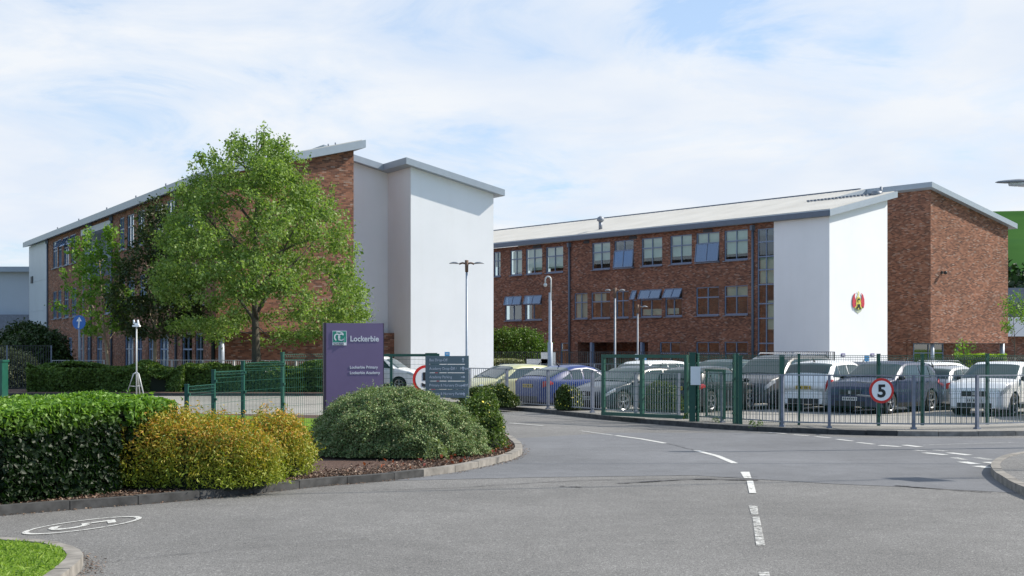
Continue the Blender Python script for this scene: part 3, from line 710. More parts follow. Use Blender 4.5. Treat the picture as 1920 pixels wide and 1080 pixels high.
def window(fr, par, axis, const, a0, a1, z0, z1, trans=.36, mull=1, blind=None, open_top=None, open_low=None, face=-1, sill=True, glass=None, rows=None):
    """frame with mullions and a transom set back in its opening; panes, sill, blinds behind"""
    f = (lambda a, o, z: fr.p(const-face*o, a, z)) if axis == 'v' else (lambda a, o, z: fr.p(a, const-face*o, z))
    dirv = fr.d if axis == 'v' else fr.t; rz = math.atan2(dirv.y, dirv.x)
    m = MB(); W = a1-a0; H = z1-z0; B = .07; s = .09
    def bx(aa, ab, za, zb, o=.09, th=.07, mm=None): (mm or m).box(f((aa+ab)/2, o, (za+zb)/2), (abs(ab-aa), th, zb-za), rz)
    bx(a0, a0+B, z0, z1); bx(a1-B, a1, z0, z1); bx(a0+B, a1-B, z1-B, z1); bx(a0+B, a1-B, z0, z0+B*1.6)
    zr = [z1-H*trans] if rows is None else rows
    for z in zr: bx(a0+B, a1-B, z-B*.6, z+B*.6, .088)
    for k in range(mull):
        ac = a0+W*(k+1)/(mull+1); bx(ac-B*.45, ac+B*.45, z0+B*1.6, z1-B, .092)
    fo = m.build('window', M['frame'], par, world=True)
    g = MB(); g.face([f(a0+B, .105, z0+B), f(a1-B, .105, z0+B), f(a1-B, .105, z1-B), f(a0+B, .105, z1-B)])
    g2 = g.build('pane', glass or M['glass'], fo)
    reloc(g2, par)
    if sill:
        s_ = MB(); s_.box(f((a0+a1)/2, -.02, z0-.035), (W+.1, .22, .06), rz); reloc(s_.build('sill', M['galv_dark'], fo), par)
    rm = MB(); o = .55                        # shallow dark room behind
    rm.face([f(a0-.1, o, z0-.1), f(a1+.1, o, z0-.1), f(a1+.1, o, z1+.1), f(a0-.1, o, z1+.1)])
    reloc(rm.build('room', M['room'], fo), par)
    if blind:
        b_ = MB()
        for (fa, fb, za, zb) in blind: b_.face([f(a0+W*fa, .2, z0+H*za), f(a0+W*fb, .2, z0+H*za), f(a0+W*fb, .2, z0+H*zb), f(a0+W*fa, .2, z0+H*zb)])
        reloc(b_.build('blind', M['blind'], fo), par)
    def sash(za, zb, hinge_top, ang, aa=a0, ab=a1):
        mm = MB(); hh = zb-za; outv = math.sin(ang)*hh; c = math.cos(ang)*hh
        q = [f(aa+.03, -.0-0.0, zb), f(ab-.03, 0, zb), f(ab-.03, -outv, zb-c), f(aa+.03, -outv, zb-c)]
        for i in range(4): mm.bar(q[i], q[(i+1) % 4], .06)
        mid0 = Vector(q[0]).lerp(Vector(q[1]), .5); mid1 = Vector(q[3]).lerp(Vector(q[2]), .5)
        if mull: mm.bar(mid0, mid1, .06)
        so_ = mm.build('open_sash', M['frame'], fo); reloc(so_, par)
        gg = MB(); gg.face(q); reloc(gg.build('pane', M['sash'], fo), par)
    if open_top: sash(z1-H*trans+.02, z1-.02, True, R(open_top))
    if open_low: sash(z0+.06, z1-H*trans-.02, True, R(open_low))
    return fo
def reloc(o, root):                           # mesh written in world coordinates -> child of a root at root.location
    o.data.transform(Matrix.Translation(-root.location))
def part(par, m, name, mat):
    return m.build(name, mat, par, world=True)

# ---------- left building
LB = thing('school_building', 'brown brick school wing with white rendered tower, behind the maple tree', 'building', (FL.A.x, FL.A.y, 0))
zl = lambda u, v: 10.77+.24*(u+.45)
zr_ = lambda u, v: 12.73-.24*(u-6.9)
slab(FL, [(-.45, -.45), (7.75, -.45), (7.75, 55.3), (-.45, 55.3)], zl, .40, 'fascia', M['fascia'], LB)
slab(FL, [(-.30, -.30), (7.6, -.30), (7.6, 55.1), (-.30, 55.1)], lambda u, v: zl(u, v)+.05, .05, 'roof', M['roof'], LB)
slab(FL, [(6.6, 2.65), (10.02, 2.65), (10.02, -.45), (15.85, -.45), (15.85, 55.3), (6.6, 55.3)], zr_, .34, 'fascia', M['fascia'], LB)
zlw = lambda a: zl(a, 0)-.40; zrw = lambda a: zr_(a, 0)-.34
v1 = FL.v_of(89); v2 = FL.v_of(55)
# openings in the long facade from photo columns
def vspan(fr, x0, x1): a, b_ = fr.v_of(x0), fr.v_of(x1); return (min(a, b_), max(a, b_))
Lw = []
TOPZ = (8.05, 10.1); MIDZ = (4.2, 6.3)
tops = [(99, 107.5), (109.5, 115.5), (119.5, 129), (133, 142.5), (224, 233), (238, 251), (258, 271), (290, 305), (312, 328), (346, 364), (372, 391)]
mids = [(99, 106), (108.5, 115), (120, 128.5), (134, 143), (196, 206), (224, 234), (240, 252), (262, 275), (296, 310), (318, 333), (352, 369), (378, 396)]
gnd = [(128, 135), (146, 153), (163, 169), (181, 191.5), (234, 250), (256, 266), (278, 290), (299, 316), (341, 360), (366, 381)]
holes = [(*vspan(FL, a, b_), *TOPZ) for a, b_ in tops]+[(*vspan(FL, a, b_), *MIDZ) for a, b_ in mids]+[(*vspan(FL, a, b_), .15, 2.75) for a, b_ in gnd]
bal = vspan(FL, 155, 209); holes.append((*bal, 6.7, 9.95))
part(LB, wallf(FL, 'v', 0, 3.0, v1, 0, 10.42, holes), 'brick_wall', M['brick'])
part(LB, wallf(FL, 'v', 0, 0, 3.0, 2.8, 10.42), 'brick_wall', M['brick'])
m = MB(); m.prism([FL.xy(-.02, v1), FL.xy(-.02, v2), FL.xy(.3, v2), FL.xy(.3, v1)], 0, 10.42)
for z in (2.6, 5.0, 7.4): m.box(FL.p(-.03, (v1+v2)/2, z), (.02, 8, .03), math.atan2(FL.d.y, FL.d.x)+R(90))
part(LB, m, 'metal_cladding', M['grey_clad'])
m = MB(); m.box(FL.p(-.05, FL.v_of(61), 7.6), (.9, .08, .55), math.atan2(FL.d.y, FL.d.x)); part(LB, m, 'louvre_vent', M['dark_grey'])
for k, (a, b_) in enumerate(tops):
    s_ = vspan(FL, a, b_); window(FL, LB, 'v', 0, *s_, *TOPZ, blind=[(.05, .95, .2, .95)], open_top=28 if k in (1, 2, 3) else None)
for a, b_ in mids: s_ = vspan(FL, a, b_); window(FL, LB, 'v', 0, *s_, *MIDZ, blind=[(.05, .95, .35, .95)] if a % 3 else None)
for a, b_ in gnd: s_ = vspan(FL, a, b_); window(FL, LB, 'v', 0, *s_, .15, 2.75, trans=.32, sill=False)
# recessed balcony
m = MB(); f = lambda v, o, z: FL.p(o, v, z)
m.face([f(bal[0], 1.6, 6.7), f(bal[1], 1.6, 6.7), f(bal[1], 1.6, 9.95), f(bal[0], 1.6, 9.95)])
m.face([f(bal[0], 0.12, 6.7), f(bal[0], 1.6, 6.7), f(bal[0], 1.6, 9.95), f(bal[0], .12, 9.95)]); m.face([f(bal[1], .12, 6.7), f(bal[1], 1.6, 6.7), f(bal[1], 1.6, 9.95), f(bal[1], .12, 9.95)])
m.face([f(bal[0], .12, 6.7), f(bal[1], .12, 6.7), f(bal[1], 1.6, 6.7), f(bal[0], 1.6, 6.7)]); m.face([f(bal[0], .12, 9.95), f(bal[1], .12, 9.95), f(bal[1], 1.6, 9.95), f(bal[0], 1.6, 9.95)])
bo = part(LB, m, 'balcony', M['grey_clad'])
m = MB()
for k in range(int((bal[1]-bal[0])/.13)): v = bal[0]+.08+k*.13; m.bar(f(v, .08, 6.7), f(v, .08, 7.8), .025)
m.bar(f(bal[0], .08, 7.82), f(bal[1], .08, 7.82), .06); reloc(m.build('railing', M['galv_dark'], bo), LB)
m = MB(); m.box(f(sum(bal)/2, -.04, 9.98), (bal[1]-bal[0]+.3, .12, .42), math.atan2(FL.d.y, FL.d.x)); part(LB, m, 'beam', M['fascia'])
for px_ in (90.5, 172, 211, 332):
    v = FL.v_of(px_); m = MB(); m.tube([FL.p(-.08, v, 0), FL.p(-.08, v, 10.2)], .065, 8); m.box(FL.p(-.09, v, 10.25), (.22, .2, .28)); part(LB, m, 'downpipe', M['gutter'])
# front: lit brick box, recessed ground floor
part(LB, wallf(FL, 'u', 0, 0, 7.25, 2.8, zlw), 'brick_wall', M['brick'])
part(LB, wallf(FL, 'v', 7.25, 0, 3.1, 2.8, 12.2), 'brick_wall', M['brick'])
m = MB(); m.prism([FL.xy(.02, .02), FL.xy(7.23, .02), FL.xy(7.23, 3.0), FL.xy(.02, 3.0)], 2.78, 2.84); part(LB, m, 'soffit', M['soffit'])
m = wallf(FL, 'u', 2.2, .6, 10.47, 0, 2.8); m2 = wallf(FL, 'v', .6, 2.2, 3.05, 0, 2.8); m.add(m2.v, m2.f); part(LB, m, 'ground_floor_wall', M['brick'])
m = MB(); m.tube([FL.p(.38, .38, 0), FL.p(.38, .38, 2.8)], .15, 14); part(LB, m, 'column', M['pole'])
part(LB, wallf(FL, 'v', 15.38, 3.2, 55, 0, zrw(15.38)), 'brick_wall', M['brick'])
# white recess and tower
part(LB, wallf(FL, 'u', 3.1, 7.25, 10.47, 0, zrw), 'rendered_wall', M['render'])
m = MB()
for a_ in (wallf(FL, 'v', 10.47, 0, 3.1, 0, zrw(10.47)), wallf(FL, 'u', 0, 10.47, 15.38, 0, zrw), wallf(FL, 'v', 15.38, 0, 3.2, 0, zrw(15.38))): m.add(a_.v, a_.f)
part(LB, m, 'rendered_tower', M['render']); part(LB, wallf(FL, 'u', 55, 0, 15.38, 0, 10.4), 'end_wall', M['brick'])
for q_ in ((3.0,), (4.1,)):
    m = MB(); uu = 7.3-q_[0]*.35; c = FL.p(uu, 0, zl(uu, 0)+.03); m.tube([c, (c[0], c[1], c[2]+.14)], .04, 6); part(LB, m, 'roof_pin', M['galv_dark'])
for v in (9, 16, 24, 33, 41):
    m = MB(); c = FL.p(-.2, v, zl(-.2, v)); m.tube([c, (c[0], c[1], c[2]+.18)], .05, 6); part(LB, m, 'roof_pin', M['galv_dark'])

# ---------- right building
RB = thing('school_building', 'long brown brick school wing with pale roof and red crest on its white gable', 'building', (FR.A.x, FR.A.y, 0))
zl2 = lambda u, v: 10.87+.24*(u+.45)
zr2 = lambda u, v: 13.37-.24*(u-9.95)
slab(FR, [(-.45, -.45), (6.3, -.45), (6.3, 5.2), (10.1, 5.2), (10.1, 52), (-.45, 52)], zl2, .40, 'fascia', M['fascia'], RB)
slab(FR, [(-.28, -.30), (6.15, -.30), (6.15, 5.35), (9.9, 5.35), (9.9, 52), (-.28, 52)], lambda u, v: zl2(u, v)+.05, .045, 'roof', M['roof'], RB)
m = MB()
for k in range(86):
    v = -.2+k*.6; ue = 6.1 if v < 5.4 else 9.8; a = FR.p(-.28, v, zl2(-.28, v)+.055); b_ = FR.p(ue, v, zl2(ue, v)+.055); m.bar(a, b_, .025)
part(RB, m, 'roof_seams', M['roof'])
slab(FR, [(9.95, -.45), (19.85, -.45), (19.85, 52), (9.95, 52)], lambda u, v: zr2(u, v)+.02, .36, 'fascia', M['fascia'], RB)
m = MB(); m.box(FR.p(10.0, 28.8, 13.43), (.16, 46, .14), math.atan2(FR.d.y, FR.d.x)-R(90)); part(RB, m, 'ridge_cap', M['gutter'])
m = MB()
for k in range(18): m.box(FR.p(5.2, 1.0+k*.32, zl2(5.2, 0)+.12), (.12, .2, .1), math.atan2(FR.d.y, FR.d.x)-R(90))
part(RB, m, 'snow_guard', M['gutter'])
m = MB(); m.prism([FR.xy(-.53, -.40), FR.xy(-.45, -.40), FR.xy(-.45, 52), FR.xy(-.53, 52)], 10.50, 10.84); part(RB, m, 'gutter', M['gutter'])
vw = FR.v_of(1451.5); vs = FR.v_of(1420)
up = [(926, 938.5), (956.7, 978.7), (985.8, 1016.5), (1023.6, 1055.8), (1110, 1144), (1151.8, 1188), (1203, 1241.5), (1256.5, 1297), (1305.3, 1348.6), (1358, 1402)]
mi = [(947, 978), (984, 1016), (1077, 1101.5), (1108.6, 1144), (1155, 1178.6), (1185, 1194), (1200.6, 1240.7), (1247, 1279), (1305, 1348), (1358, 1402)]
gr = [(1236.8, 1275.4), (1305, 1348.6), (1358, 1402)]
UZ = (8.07, 10.18); MZ = (4.27, 6.32); GZ = (.35, 2.42)
hs = [(*vspan(FR, a, b_), *UZ) for a, b_ in up]+[(*vspan(FR, a, b_), *MZ) for a, b_ in mi]+[(*vspan(FR, a, b_), *GZ) for a, b_ in gr]
und = vspan(FR, 1083, 1215); hs.append((*und, 0, 2.42)); dr = vspan(FR, 1051, 1066); hs.append((*dr, .02, 2.4))
hs.append((vw, vs, .3, 10.1))
part(RB, wallf(FR, 'v', 0, vw, 52, 0, 10.5, hs), 'brick_wall', M['brick'])
bl = {0: [(0, 1, .4, 1)], 1: [(.1, .9, .12, .95)], 2: [(.04, .96, .15, .97)], 3: [(.04, .96, .18, .97)], 4: [(.04, .96, .35, .97)], 5: [(.5, .98, .4, .66)], 6: [(.04, .96, .3, .97)], 7: [(.04, .96, .28, .97)], 8: [(.04, .96, .6, .97)], 9: [(.04, .96, .22, .97)]}
for k, (a, b_) in enumerate(up): window(FR, RB, 'v', 0, *vspan(FR, a, b_), *UZ, blind=bl.get(k), open_low=7 if k == 8 else (6 if k == 5 else None))
bm = {2: [(.04, .96, .05, .97)], 3: [(.3, .9, .6, .95)], 9: [(.04, .96, .62, .97)], 0: [(.6, .96, .62, .97)], 6: [(.04, .96, .08, .3)], 7: [(.3, .96, .1, .3)]}
for k, (a, b_) in enumerate(mi): window(FR, RB, 'v', 0, *vspan(FR, a, b_), *MZ, blind=bm.get(k), mull=0 if k == 5 else 1, open_top={0: 14, 1: 16, 5: 22, 6: 24, 7: 26}.get(k))
for a, b_ in gr: window(FR, RB, 'v', 0, *vspan(FR, a, b_), *GZ, trans=.4, glass=M['dark_glass'])
window(FR, RB, 'v', 0, vw, vs, .3, 10.1, mull=1, rows=[1.1, 2.3, 4.0, 5.0, 6.3, 7.3, 8.2, 9.2], sill=False, blind=[(.05, .5, .3, .5), (.05, .95, .62, .8)])
window(FR, RB, 'v', 0, *dr, .02, 2.4, mull=0, trans=.25, sill=False, glass=M['dark_glass'])
# undercroft
m = MB(); f = lambda v, o, z: FR.p(o, v, z)
m.face([f(und[0], 3, 0), f(und[1], 3, 0), f(und[1], 3, 2.42), f(und[0], 3, 2.42)])
m.face([f(und[0], .1, 0), f(und[0], 3, 0), f(und[0], 3, 2.42), f(und[0], .1, 2.42)]); m.face([f(und[1], .1, 0), f(und[1], 3, 0), f(und[1], 3, 2.42), f(und[1], .1, 2.42)])
part(RB, m, 'undercroft_wall', M['brick'])
m = MB(); m.face([f(und[0], .1, 2.42), f(und[1], .1, 2.42), f(und[1], 3, 2.42), f(und[0], 3, 2.42)]); part(RB, m, 'soffit', M['soffit'])
for px_ in (1108, 1202): m = MB(); m.box(FR.p(.12, FR.v_of(px_), 1.21), (.25, .25, 2.41), .5); part(RB, m, 'column', M['frame'])
for px_ in (1069, 1413):
    v = FR.v_of(px_); m = MB(); m.tube([FR.p(-.1, v, 0), FR.p(-.1, v, 10.3)], .09, 8); m.box(FR.p(-.1, v, 10.2), (.3, .25, .35), .5); part(RB, m, 'downpipe', M['gutter'])
for (x0, x1) in ((1000, 1015), (1095, 1105), (1180, 1194), (1319, 1336)):
    a, b_ = vspan(FR, x0, x1); m = MB()
    for q in range(4): m.box(FR.p(-.03, (a+b_)/2, 10.25+.055*q-.02), (b_-a, .05, .03), math.atan2(FR.d.y, FR.d.x))
    m.box(FR.p(-.015, (a+b_)/2, 10.32), (b_-a, .02, .24), math.atan2(FR.d.y, FR.d.x)); part(RB, m, 'louvre_vent', M['dark_grey'])
# white rendered corner and gable
m = wallf(FR, 'v', -.03, -.03, vw, 0, 10.5)
for a_ in (wallf(FR, 'u', -.03, -.03, 5.75, 0, lambda a: zl2(a, 0)-.40), wallf(FR, 'u', vw, -.03, .1, 0, 10.5)): m.add(a_.v, a_.f)
part(RB, m, 'rendered_wall', M['render'])
# recess between the white gable and the brick end block
m = wallf(FR, 'v', 5.75, 0, 4.8, 0, zl2(5.75, 0)-.4); a_ = wallf(FR, 'u', 5.6, 5.75, 10.4, 0, lambda a: zl2(a, 0)-.4); m.add(a_.v, a_.f); a_ = wallf(FR, 'v', 5.75, 4.8, 5.6, 0, 12.2); m.add(a_.v, a_.f); part(RB, m, 'rendered_wall', M['render'])
# brick end block
UB = 10.4; UE = FR.u_of(1890, 0); va = FR.v_of(1700, UB)
m = wallf(FR, 'v', UB, 0, va, 2.33, 12.98); m.face([FR.p(UB, va, 0), FR.p(UB, 6, 0), FR.p(UB, 6, 12.98), FR.p(UB, va, 12.98)])
for a_ in (wallf(FR, 'u', 0, UB, UE, 2.33, lambda a: zr2(a, 0)-.34), wallf(FR, 'v', UE, 0, 52, 2.33, zr2(UE, 0)-.34)): m.add(a_.v, a_.f)
part(RB, m, 'brick_end_wall', M['brick'])
m = MB(); m.prism([FR.xy(UB+.02, .02), FR.xy(UE-.02, .02), FR.xy(UE-.02, 6), FR.xy(UB+.02, 6)], 2.31, 2.38); part(RB, m, 'soffit', M['soffit'])
ug0, ug1, ug2 = FR.u_of(1712, 1.9), FR.u_of(1768, 1.9), FR.u_of(1794, 1.9)
m = wallf(FR, 'u', 5.0, UB, UE, 0, 2.33); a_ = wallf(FR, 'v', UE, 5.0, 52, 0, 2.38); m.add(a_.v, a_.f)
for a_ in (wallf(FR, 'u', 1.9, UB-.1, ug0, 0, 2.33), wallf(FR, 'u', 1.9, ug1, ug2, 0, 2.33), wallf(FR, 'v', ug2, 1.9, 5.0, 0, 2.33)): m.add(a_.v, a_.f)
part(RB, m, 'ground_floor_wall', M['brick'])
window(FR, RB, 'u', 1.8, ug0, ug1, .05, 2.31, mull=1, trans=.3, sill=False, glass=M['dark_glass'])
for px_, v_2, r in ((1748, .35, .14), (1794.5, 1.3, .07), (1879, .5, .17)):
    u_ = FR.u_of(px_, v_2); m = MB(); m.tube([FR.p(u_, v_2, 0), FR.p(u_, v_2, 2.33)], r, 12); part(RB, m, 'column', M['pole'])
u_ = FR.u_of(1766, 0); m = MB(); c = Vector(FR.p(u_, 0, FR.z_of(511, u_, 0))); n_ = -FR.d
m.box((c.x+n_.x*.03, c.y+n_.y*.03, c.z), (.16, .06, .2), math.atan2(FR.t.y, FR.t.x)); m.tube([(c.x, c.y, c.z), (c.x+n_.x*.28, c.y+n_.y*.28, c.z+.06)], .03, 6)
m.sphere((c.x+n_.x*.3, c.y+n_.y*.3, c.z-.02), .13, 10, 6); part(RB, m, 'security_camera', M['plastic'])
# flue and ridge vent
c = Vector(FR.p(1.6, FR.v_of(1126, 1.6), zl2(1.6, 0)))
m = MB(); m.tube([c, c+Vector((0, 0, .62))], .15, 12); m.tube([c+Vector((0, 0, .62)), c+Vector((0, 0, .72)), c+Vector((0, 0, .95)), c+Vector((0, 0, 1.1))], [.15, .28, .28, .05], 12); part(RB, m, 'flue', M['galv'])
c = Vector(FR.p(5.3, .5, 12.2)); m = MB(); m.tube([c, c+Vector((0, 0, .3))], .35, 12); m.tube([c+Vector((.3, 0, 0)), c+Vector((.3, 0, .62))], .09, 10); part(RB, m, 'roof_vent', M['galv'])
# small plates on the white gable and the crest
ang = math.atan2(FR.t.y, FR.t.x)
def on_gable(px_, py_):
    u_ = FR.u_of(px_, -.05); return u_, FR.z_of(py_, u_, -.05)
for px_ in (1581, 1636):
    u_, z_ = on_gable(px_, 665.5); m = MB(); m.box(FR.p(u_, -.05, z_), (.36, .03, .2), ang); po = part(RB, m, 'small_plate', M['navy'])
    m = MB(); m.box(FR.p(u_, -.07, z_-.02), (.24, .012, .07), ang); reloc(m.build('plate_panel', M['white'], po), RB)
u0, z0 = on_gable(1609, 567)
def crest_poly(pts, name, mat, parent, o):
    m = MB(); a = [FR.p(u0+x, -.03-o, z0+z) for x, z in pts]; b_ = [FR.p(u0+x, -.03-o+.02, z0+z) for x, z in pts]; n = len(pts)
    m.add(a+b_, [tuple(range(n)), tuple(range(2*n-1, n-1, -1))]+[(i, i+n, (i+1) % n+n, (i+1) % n) for i in range(n)])
    q = m.build(name, mat, parent if parent is not RB else RB, world=False); reloc(q, RB); return q
base = crest_poly([(-.42, -.32), (-.30, -.58), (0, -.72), (.30, -.58), (.42, -.32), (.3, -.2), (0, -.28), (-.3, -.2)], 'crest', paint('crest_scroll', (.42, .47, .36), .6), RB, .03)
wing = [(.20, -.28), (.52, -.36), (.60, -.1), (.58, .22), (.46, .50), (.30, .62), (.36, .40), (.30, .2), (.22, .08), (.30, -.05), (.36, -.12), (.22, -.14)]
crest_poly(wing, 'wing', M['crest_red'], base, .055); crest_poly([(-x, z) for x, z in wing][::-1], 'wing', M['crest_red'], base, .055)
crest_poly([(-.21, -.45), (.21, -.45), (.24, -.1), (.20, .22), (.1, .36), (-.1, .36), (-.20, .22), (-.24, -.1)], 'shield', M['gold'], base, .07)
crest_poly([(-.13, -.38), (.12, -.38), (.13, -.12), (-.13, -.12)], 'shield_field', M['black'], base, .09)
crest_poly([(-.14, .06), (.14, .06), (.10, .26), (-.10, .26)], 'helmet', M['black'], base, .09); crest_poly([(-.07, .0), (.07, .0), (.06, .15), (-.06, .15)], 'helmet_grille', M['gold'], base, .105)
crest_poly([(-.05, .36), (.03, .38), (.0, .48), (.08, .58), (.05, .70), (-.06, .72), (-.03, .67), (.02, .64), (.02, .58), (-.06, .5)], 'plume', M['gold'], base, .06)
for x in (-.34, -.2, -.05, .1, .25, .36): crest_poly([(x-.05, -.46+abs(x)*.3), (x+.04, -.5+abs(x)*.3), (x+.05, -.38+abs(x)*.3), (x-.03, -.36+abs(x)*.3)], 'crest_detail', M['black'] if x in (-.2, .1, .36) else M['gold'], base, .1)

# ---------- lesser buildings at the edges
gb = thing('grey_hall', 'low grey metal clad hall at the left edge beside the tall brick wing', 'building', (-44, 126, 0))
m = MB(); zt = lambda x, y: 9.0-.02*(x+44); m.prism([(-62, 126), (-39.5, 126), (-39.5, 150), (-62, 150)], 0, 8.7); part(gb, m, 'wall', M['grey_clad'])
m = MB(); m.prism([(-63, 125.3), (-39.2, 125.3), (-39.2, 151), (-63, 151)], 8.7, 9.15); part(gb, m, 'roof', M['fascia'])
m = MB(); m.prism([(-62.2, 124.2), (-41.0, 124.2), (-41.0, 126), (-62.2, 126)], 3.6, 4.9); part(gb, m, 'canopy', M['galv_dark'])
m = MB(); m.prism([(-62.2, 124.6), (-40.6, 124.6), (-40.6, 126), (-62.2, 126)], 0, 2.4); part(gb, m, 'plinth', M['white_metal'])
fb = thing('far_building', 'dark roofed building with a white band, far off at the right edge', 'building', (48, 128, 0))
m = MB(); m.prism([(42, 126), (75, 126), (75, 140), (42, 140)], 0, 3.0); part(fb, m, 'lower_wall', M['brick'])
m = MB(); m.prism([(41.8, 125.4), (75, 125.4), (75, 140.2), (41.8, 140.2)], 3.0, 4.7); part(fb, m, 'white_band', M['render'])
m = MB(); m.prism([(42.2, 126.2), (75, 126.2), (75, 140), (42.2, 140)], 4.7, 6.0); part(fb, m, 'window_strip', M['dark_glass'])
m = MB(); m.prism([(41.5, 125.8), (75, 125.8), (75, 140.5), (41.5, 140.5)], 6.0, 7.3); part(fb, m, 'roof', M['galv_dark'])

# ------------------------------------------------------------------ fences, gates, rails
def rail_panel(name, label, p0, p1, h, group, bars=.115, z=.0, mat='galv', pmat='galv_dark', both=False, top_extra=True, gap=.12):
    p0, p1 = Vector((*p0, z)), Vector((*p1, z)); d = p1-p0; L = d.length; rz = math.atan2(d.y, d.x)
    t = thing(name, label, 'railing', p0, rz, group)
    m = MB(); m.bar((0, 0, h), (L, 0, h), .04, .03); m.bar((0, 0, gap), (L, 0, gap), .04, .03); m.build('rail', M[mat], t)
    m = MB(); n = max(2, int(L/bars))
    for i in range(1, n): m.bar((L*i/n, 0, gap), (L*i/n, 0, h), .03 if mat == 'black_metal' else .0115)
    m.build('bars', M[mat], t)
    for x in ([0, L] if both else [0]): m = MB(); m.box((x, 0, (h+.01)/2), (.07, .07, h+.02)); m.box((x, 0, .02), (.12, .12, .04)); m.build('post', M[pmat], t)
    return t
def run_rails(pts, h, labels, group, name='guard_railing', z=0.0, mat='galv', pmat='galv_dark', gap=.12):
    for i in range(len(pts)-1):
        rail_panel(name, labels[i] if isinstance(labels, list) else labels, pts[i], pts[i+1], h if not isinstance(h, list) else h[i], group, z=z, mat=mat, pmat=pmat, both=(i == len(pts)-2), gap=gap)
PZ = .112
def gz(px, py, z=PZ): v = G(px, py, z); return (v.x, v.y)
rp = [gz(*q) for q in ((880, 757), (950, 761), (1027.6, 767), (1110.7, 773.5), (1192, 780), (1272, 786))]
run_rails(rp, 1.2, ['grey guard railing panel just right of the direction sign, before the yellow green bonnet', 'grey guard railing panel in front of the doors of the yellow green hatchback', 'grey guard railing panel before the blue car, left of the round flowering bush',
                    'grey guard railing panel across the bonnet of the dark slate hatchback', 'grey guard railing panel behind the right half of the green sliding gate'], 'grey guard railings along the car park', z=PZ)
rp = [gz(*q) for q in ((1300, 789), (1354, 792), (1467, 800), (1555, 802.5), (1713, 804.5), (1832, 804.5), (1960, 800), (2100, 794))]
run_rails(rp, 1.24, ['short grey guard railing panel under the white notice by the green gate post', 'grey guard railing panel in front of the grey people carrier, left of the double post', 'grey guard railing panel in front of the rear of the white car',
                     'grey guard railing panel in front of the dark blue hatchback, left of the 5 sign', 'grey guard railing panel between the 5 sign and the white facing car', 'grey guard railing panel in front of the wheel of the white front facing car', 'grey guard railing panel running out of the right edge of the picture'], 'grey guard railings along the car park', z=PZ)
def mesh_panel(name, label, p0, p1, h0, h1, group, z=0.0, wire=.007, sp=.055, folds=(.12, .9), lab2='fence', posts=(True, True), ph=.06, bot=.05):
    """green welded wire panel with folded bands, post at each end"""
    p0, p1 = Vector((*p0, z)), Vector((*p1, z)); d = p1-p0; L = d.length; rz = math.atan2(d.y, d.x); t = thing(name, label, lab2, p0, rz, group)
    h = min(h0, h1); m = MB(); n = int(L/sp)
    for i in range(1, n):
        x = L*i/n; pts = [(x, 0, bot)]
        for fz in sorted(f for f in folds if f < h-.1): zz = h-fz; 
        zs_ = sorted([h-f for f in folds if h-f > .2]); pts = [(x, 0, bot)]
        for zz in zs_: pts += [(x, 0, zz-.06), (x, -.035, zz), (x, 0, zz+.06)]
        pts.append((x, 0, h-.02))
        for a, b_ in zip(pts[:-1], pts[1:]): m.bar(a, b_, wire*.8)
    zz = bot
    while zz < h: m.bar((0, 0, zz), (L, 0, zz), wire*.8); zz += .2
    for f_ in folds:
        if h-f_ > .2:
            for o, y in ((-.06, 0), (0, -.035), (.06, 0)): m.bar((0, y, h-f_+o), (L, y, h-f_+o), wire)
    m.bar((0, 0, h-.02), (L, 0, h-.02), wire*1.6); m.build('mesh', M['green_wire'], t)
    for x, hh, on in ((0, h0, posts[0]), (L, h1, posts[1])):
        if on:
            m = MB(); m.box((x, .02, hh/2), (.065, .065, hh)); m.box((x, .02, hh+.012), (.075, .075, .025))
            for q in range(4): m.box((x, -.03, hh*(.15+.24*q)), (.05, .035, .045))
            m.build('post', M['green'], t)
    return t
# right: tall green fence behind the railings
gpnt = [gz(1382, 795), gz(1498, 797), gz(1648, 798.5), gz(1730, 797.5), gz(1852, 796), gz(1990, 793), gz(2130, 789)]
lab = ['green mesh fence panel in front of the grey people carrier', 'green mesh fence panel carrying the 5 sign at its right post', 'green mesh fence panel just right of the 5 sign', 'green mesh fence panel in front of the silver hatchback seen from behind', 'green mesh fence panel in front of the white front facing car', 'green mesh fence panel at the right edge of the picture']
for i in range(6): mesh_panel('mesh_fence', lab[i], gpnt[i], gpnt[i+1], 1.72, 1.72, 'green mesh fence along the car park', z=PZ, posts=(True, i == 5))
m = MB(); q = gz(1466, 797); tag(MB().box((*q, .95), (.11, .09, 1.68)).box((*q, 1.81), (.12, .10, .03)).build('fence_post', M['green']), 'thick green post standing alone between the people carrier and the white car', 'post')
# left: stepping green fence on the island
def fp(px, ytop, Y): return ((px-960)/F*Y, Y), EYE-(ytop-HOR)/F*Y
st = [fp(352, 731, 25.6), fp(402, 703, 27.2), fp(457, 686, 28.8), fp(531, 669, 31.0), fp(625, 668.5, 32.6), fp(716, 664, 33.6)]
lab = ['lowest panel of the stepping green mesh fence behind the golden shrub', 'second panel of the stepping green mesh fence', 'third panel of the stepping green mesh fence, behind the golden shrub', 'tall green mesh fence panel running behind the purple sign', 'green mesh fence panel between the purple sign and the green gate']
for i in range(5): mesh_panel('mesh_fence', lab[i], st[i][0], st[i+1][0], st[i][1], st[i+1][1], 'stepping green mesh fence on the island', z=.08, posts=(True, i == 4), folds=(.08,), wire=.0065, sp=.075)
q, h = fp(311, 762, 22.6); m = MB(); m.box((*q, h/2), (.075, .06, h), .3).box((*q, h+.01), (.085, .07, .02), .3); tag(m.build('fence_post', M['green']), 'short green post at the end of the clipped hedge', 'post')
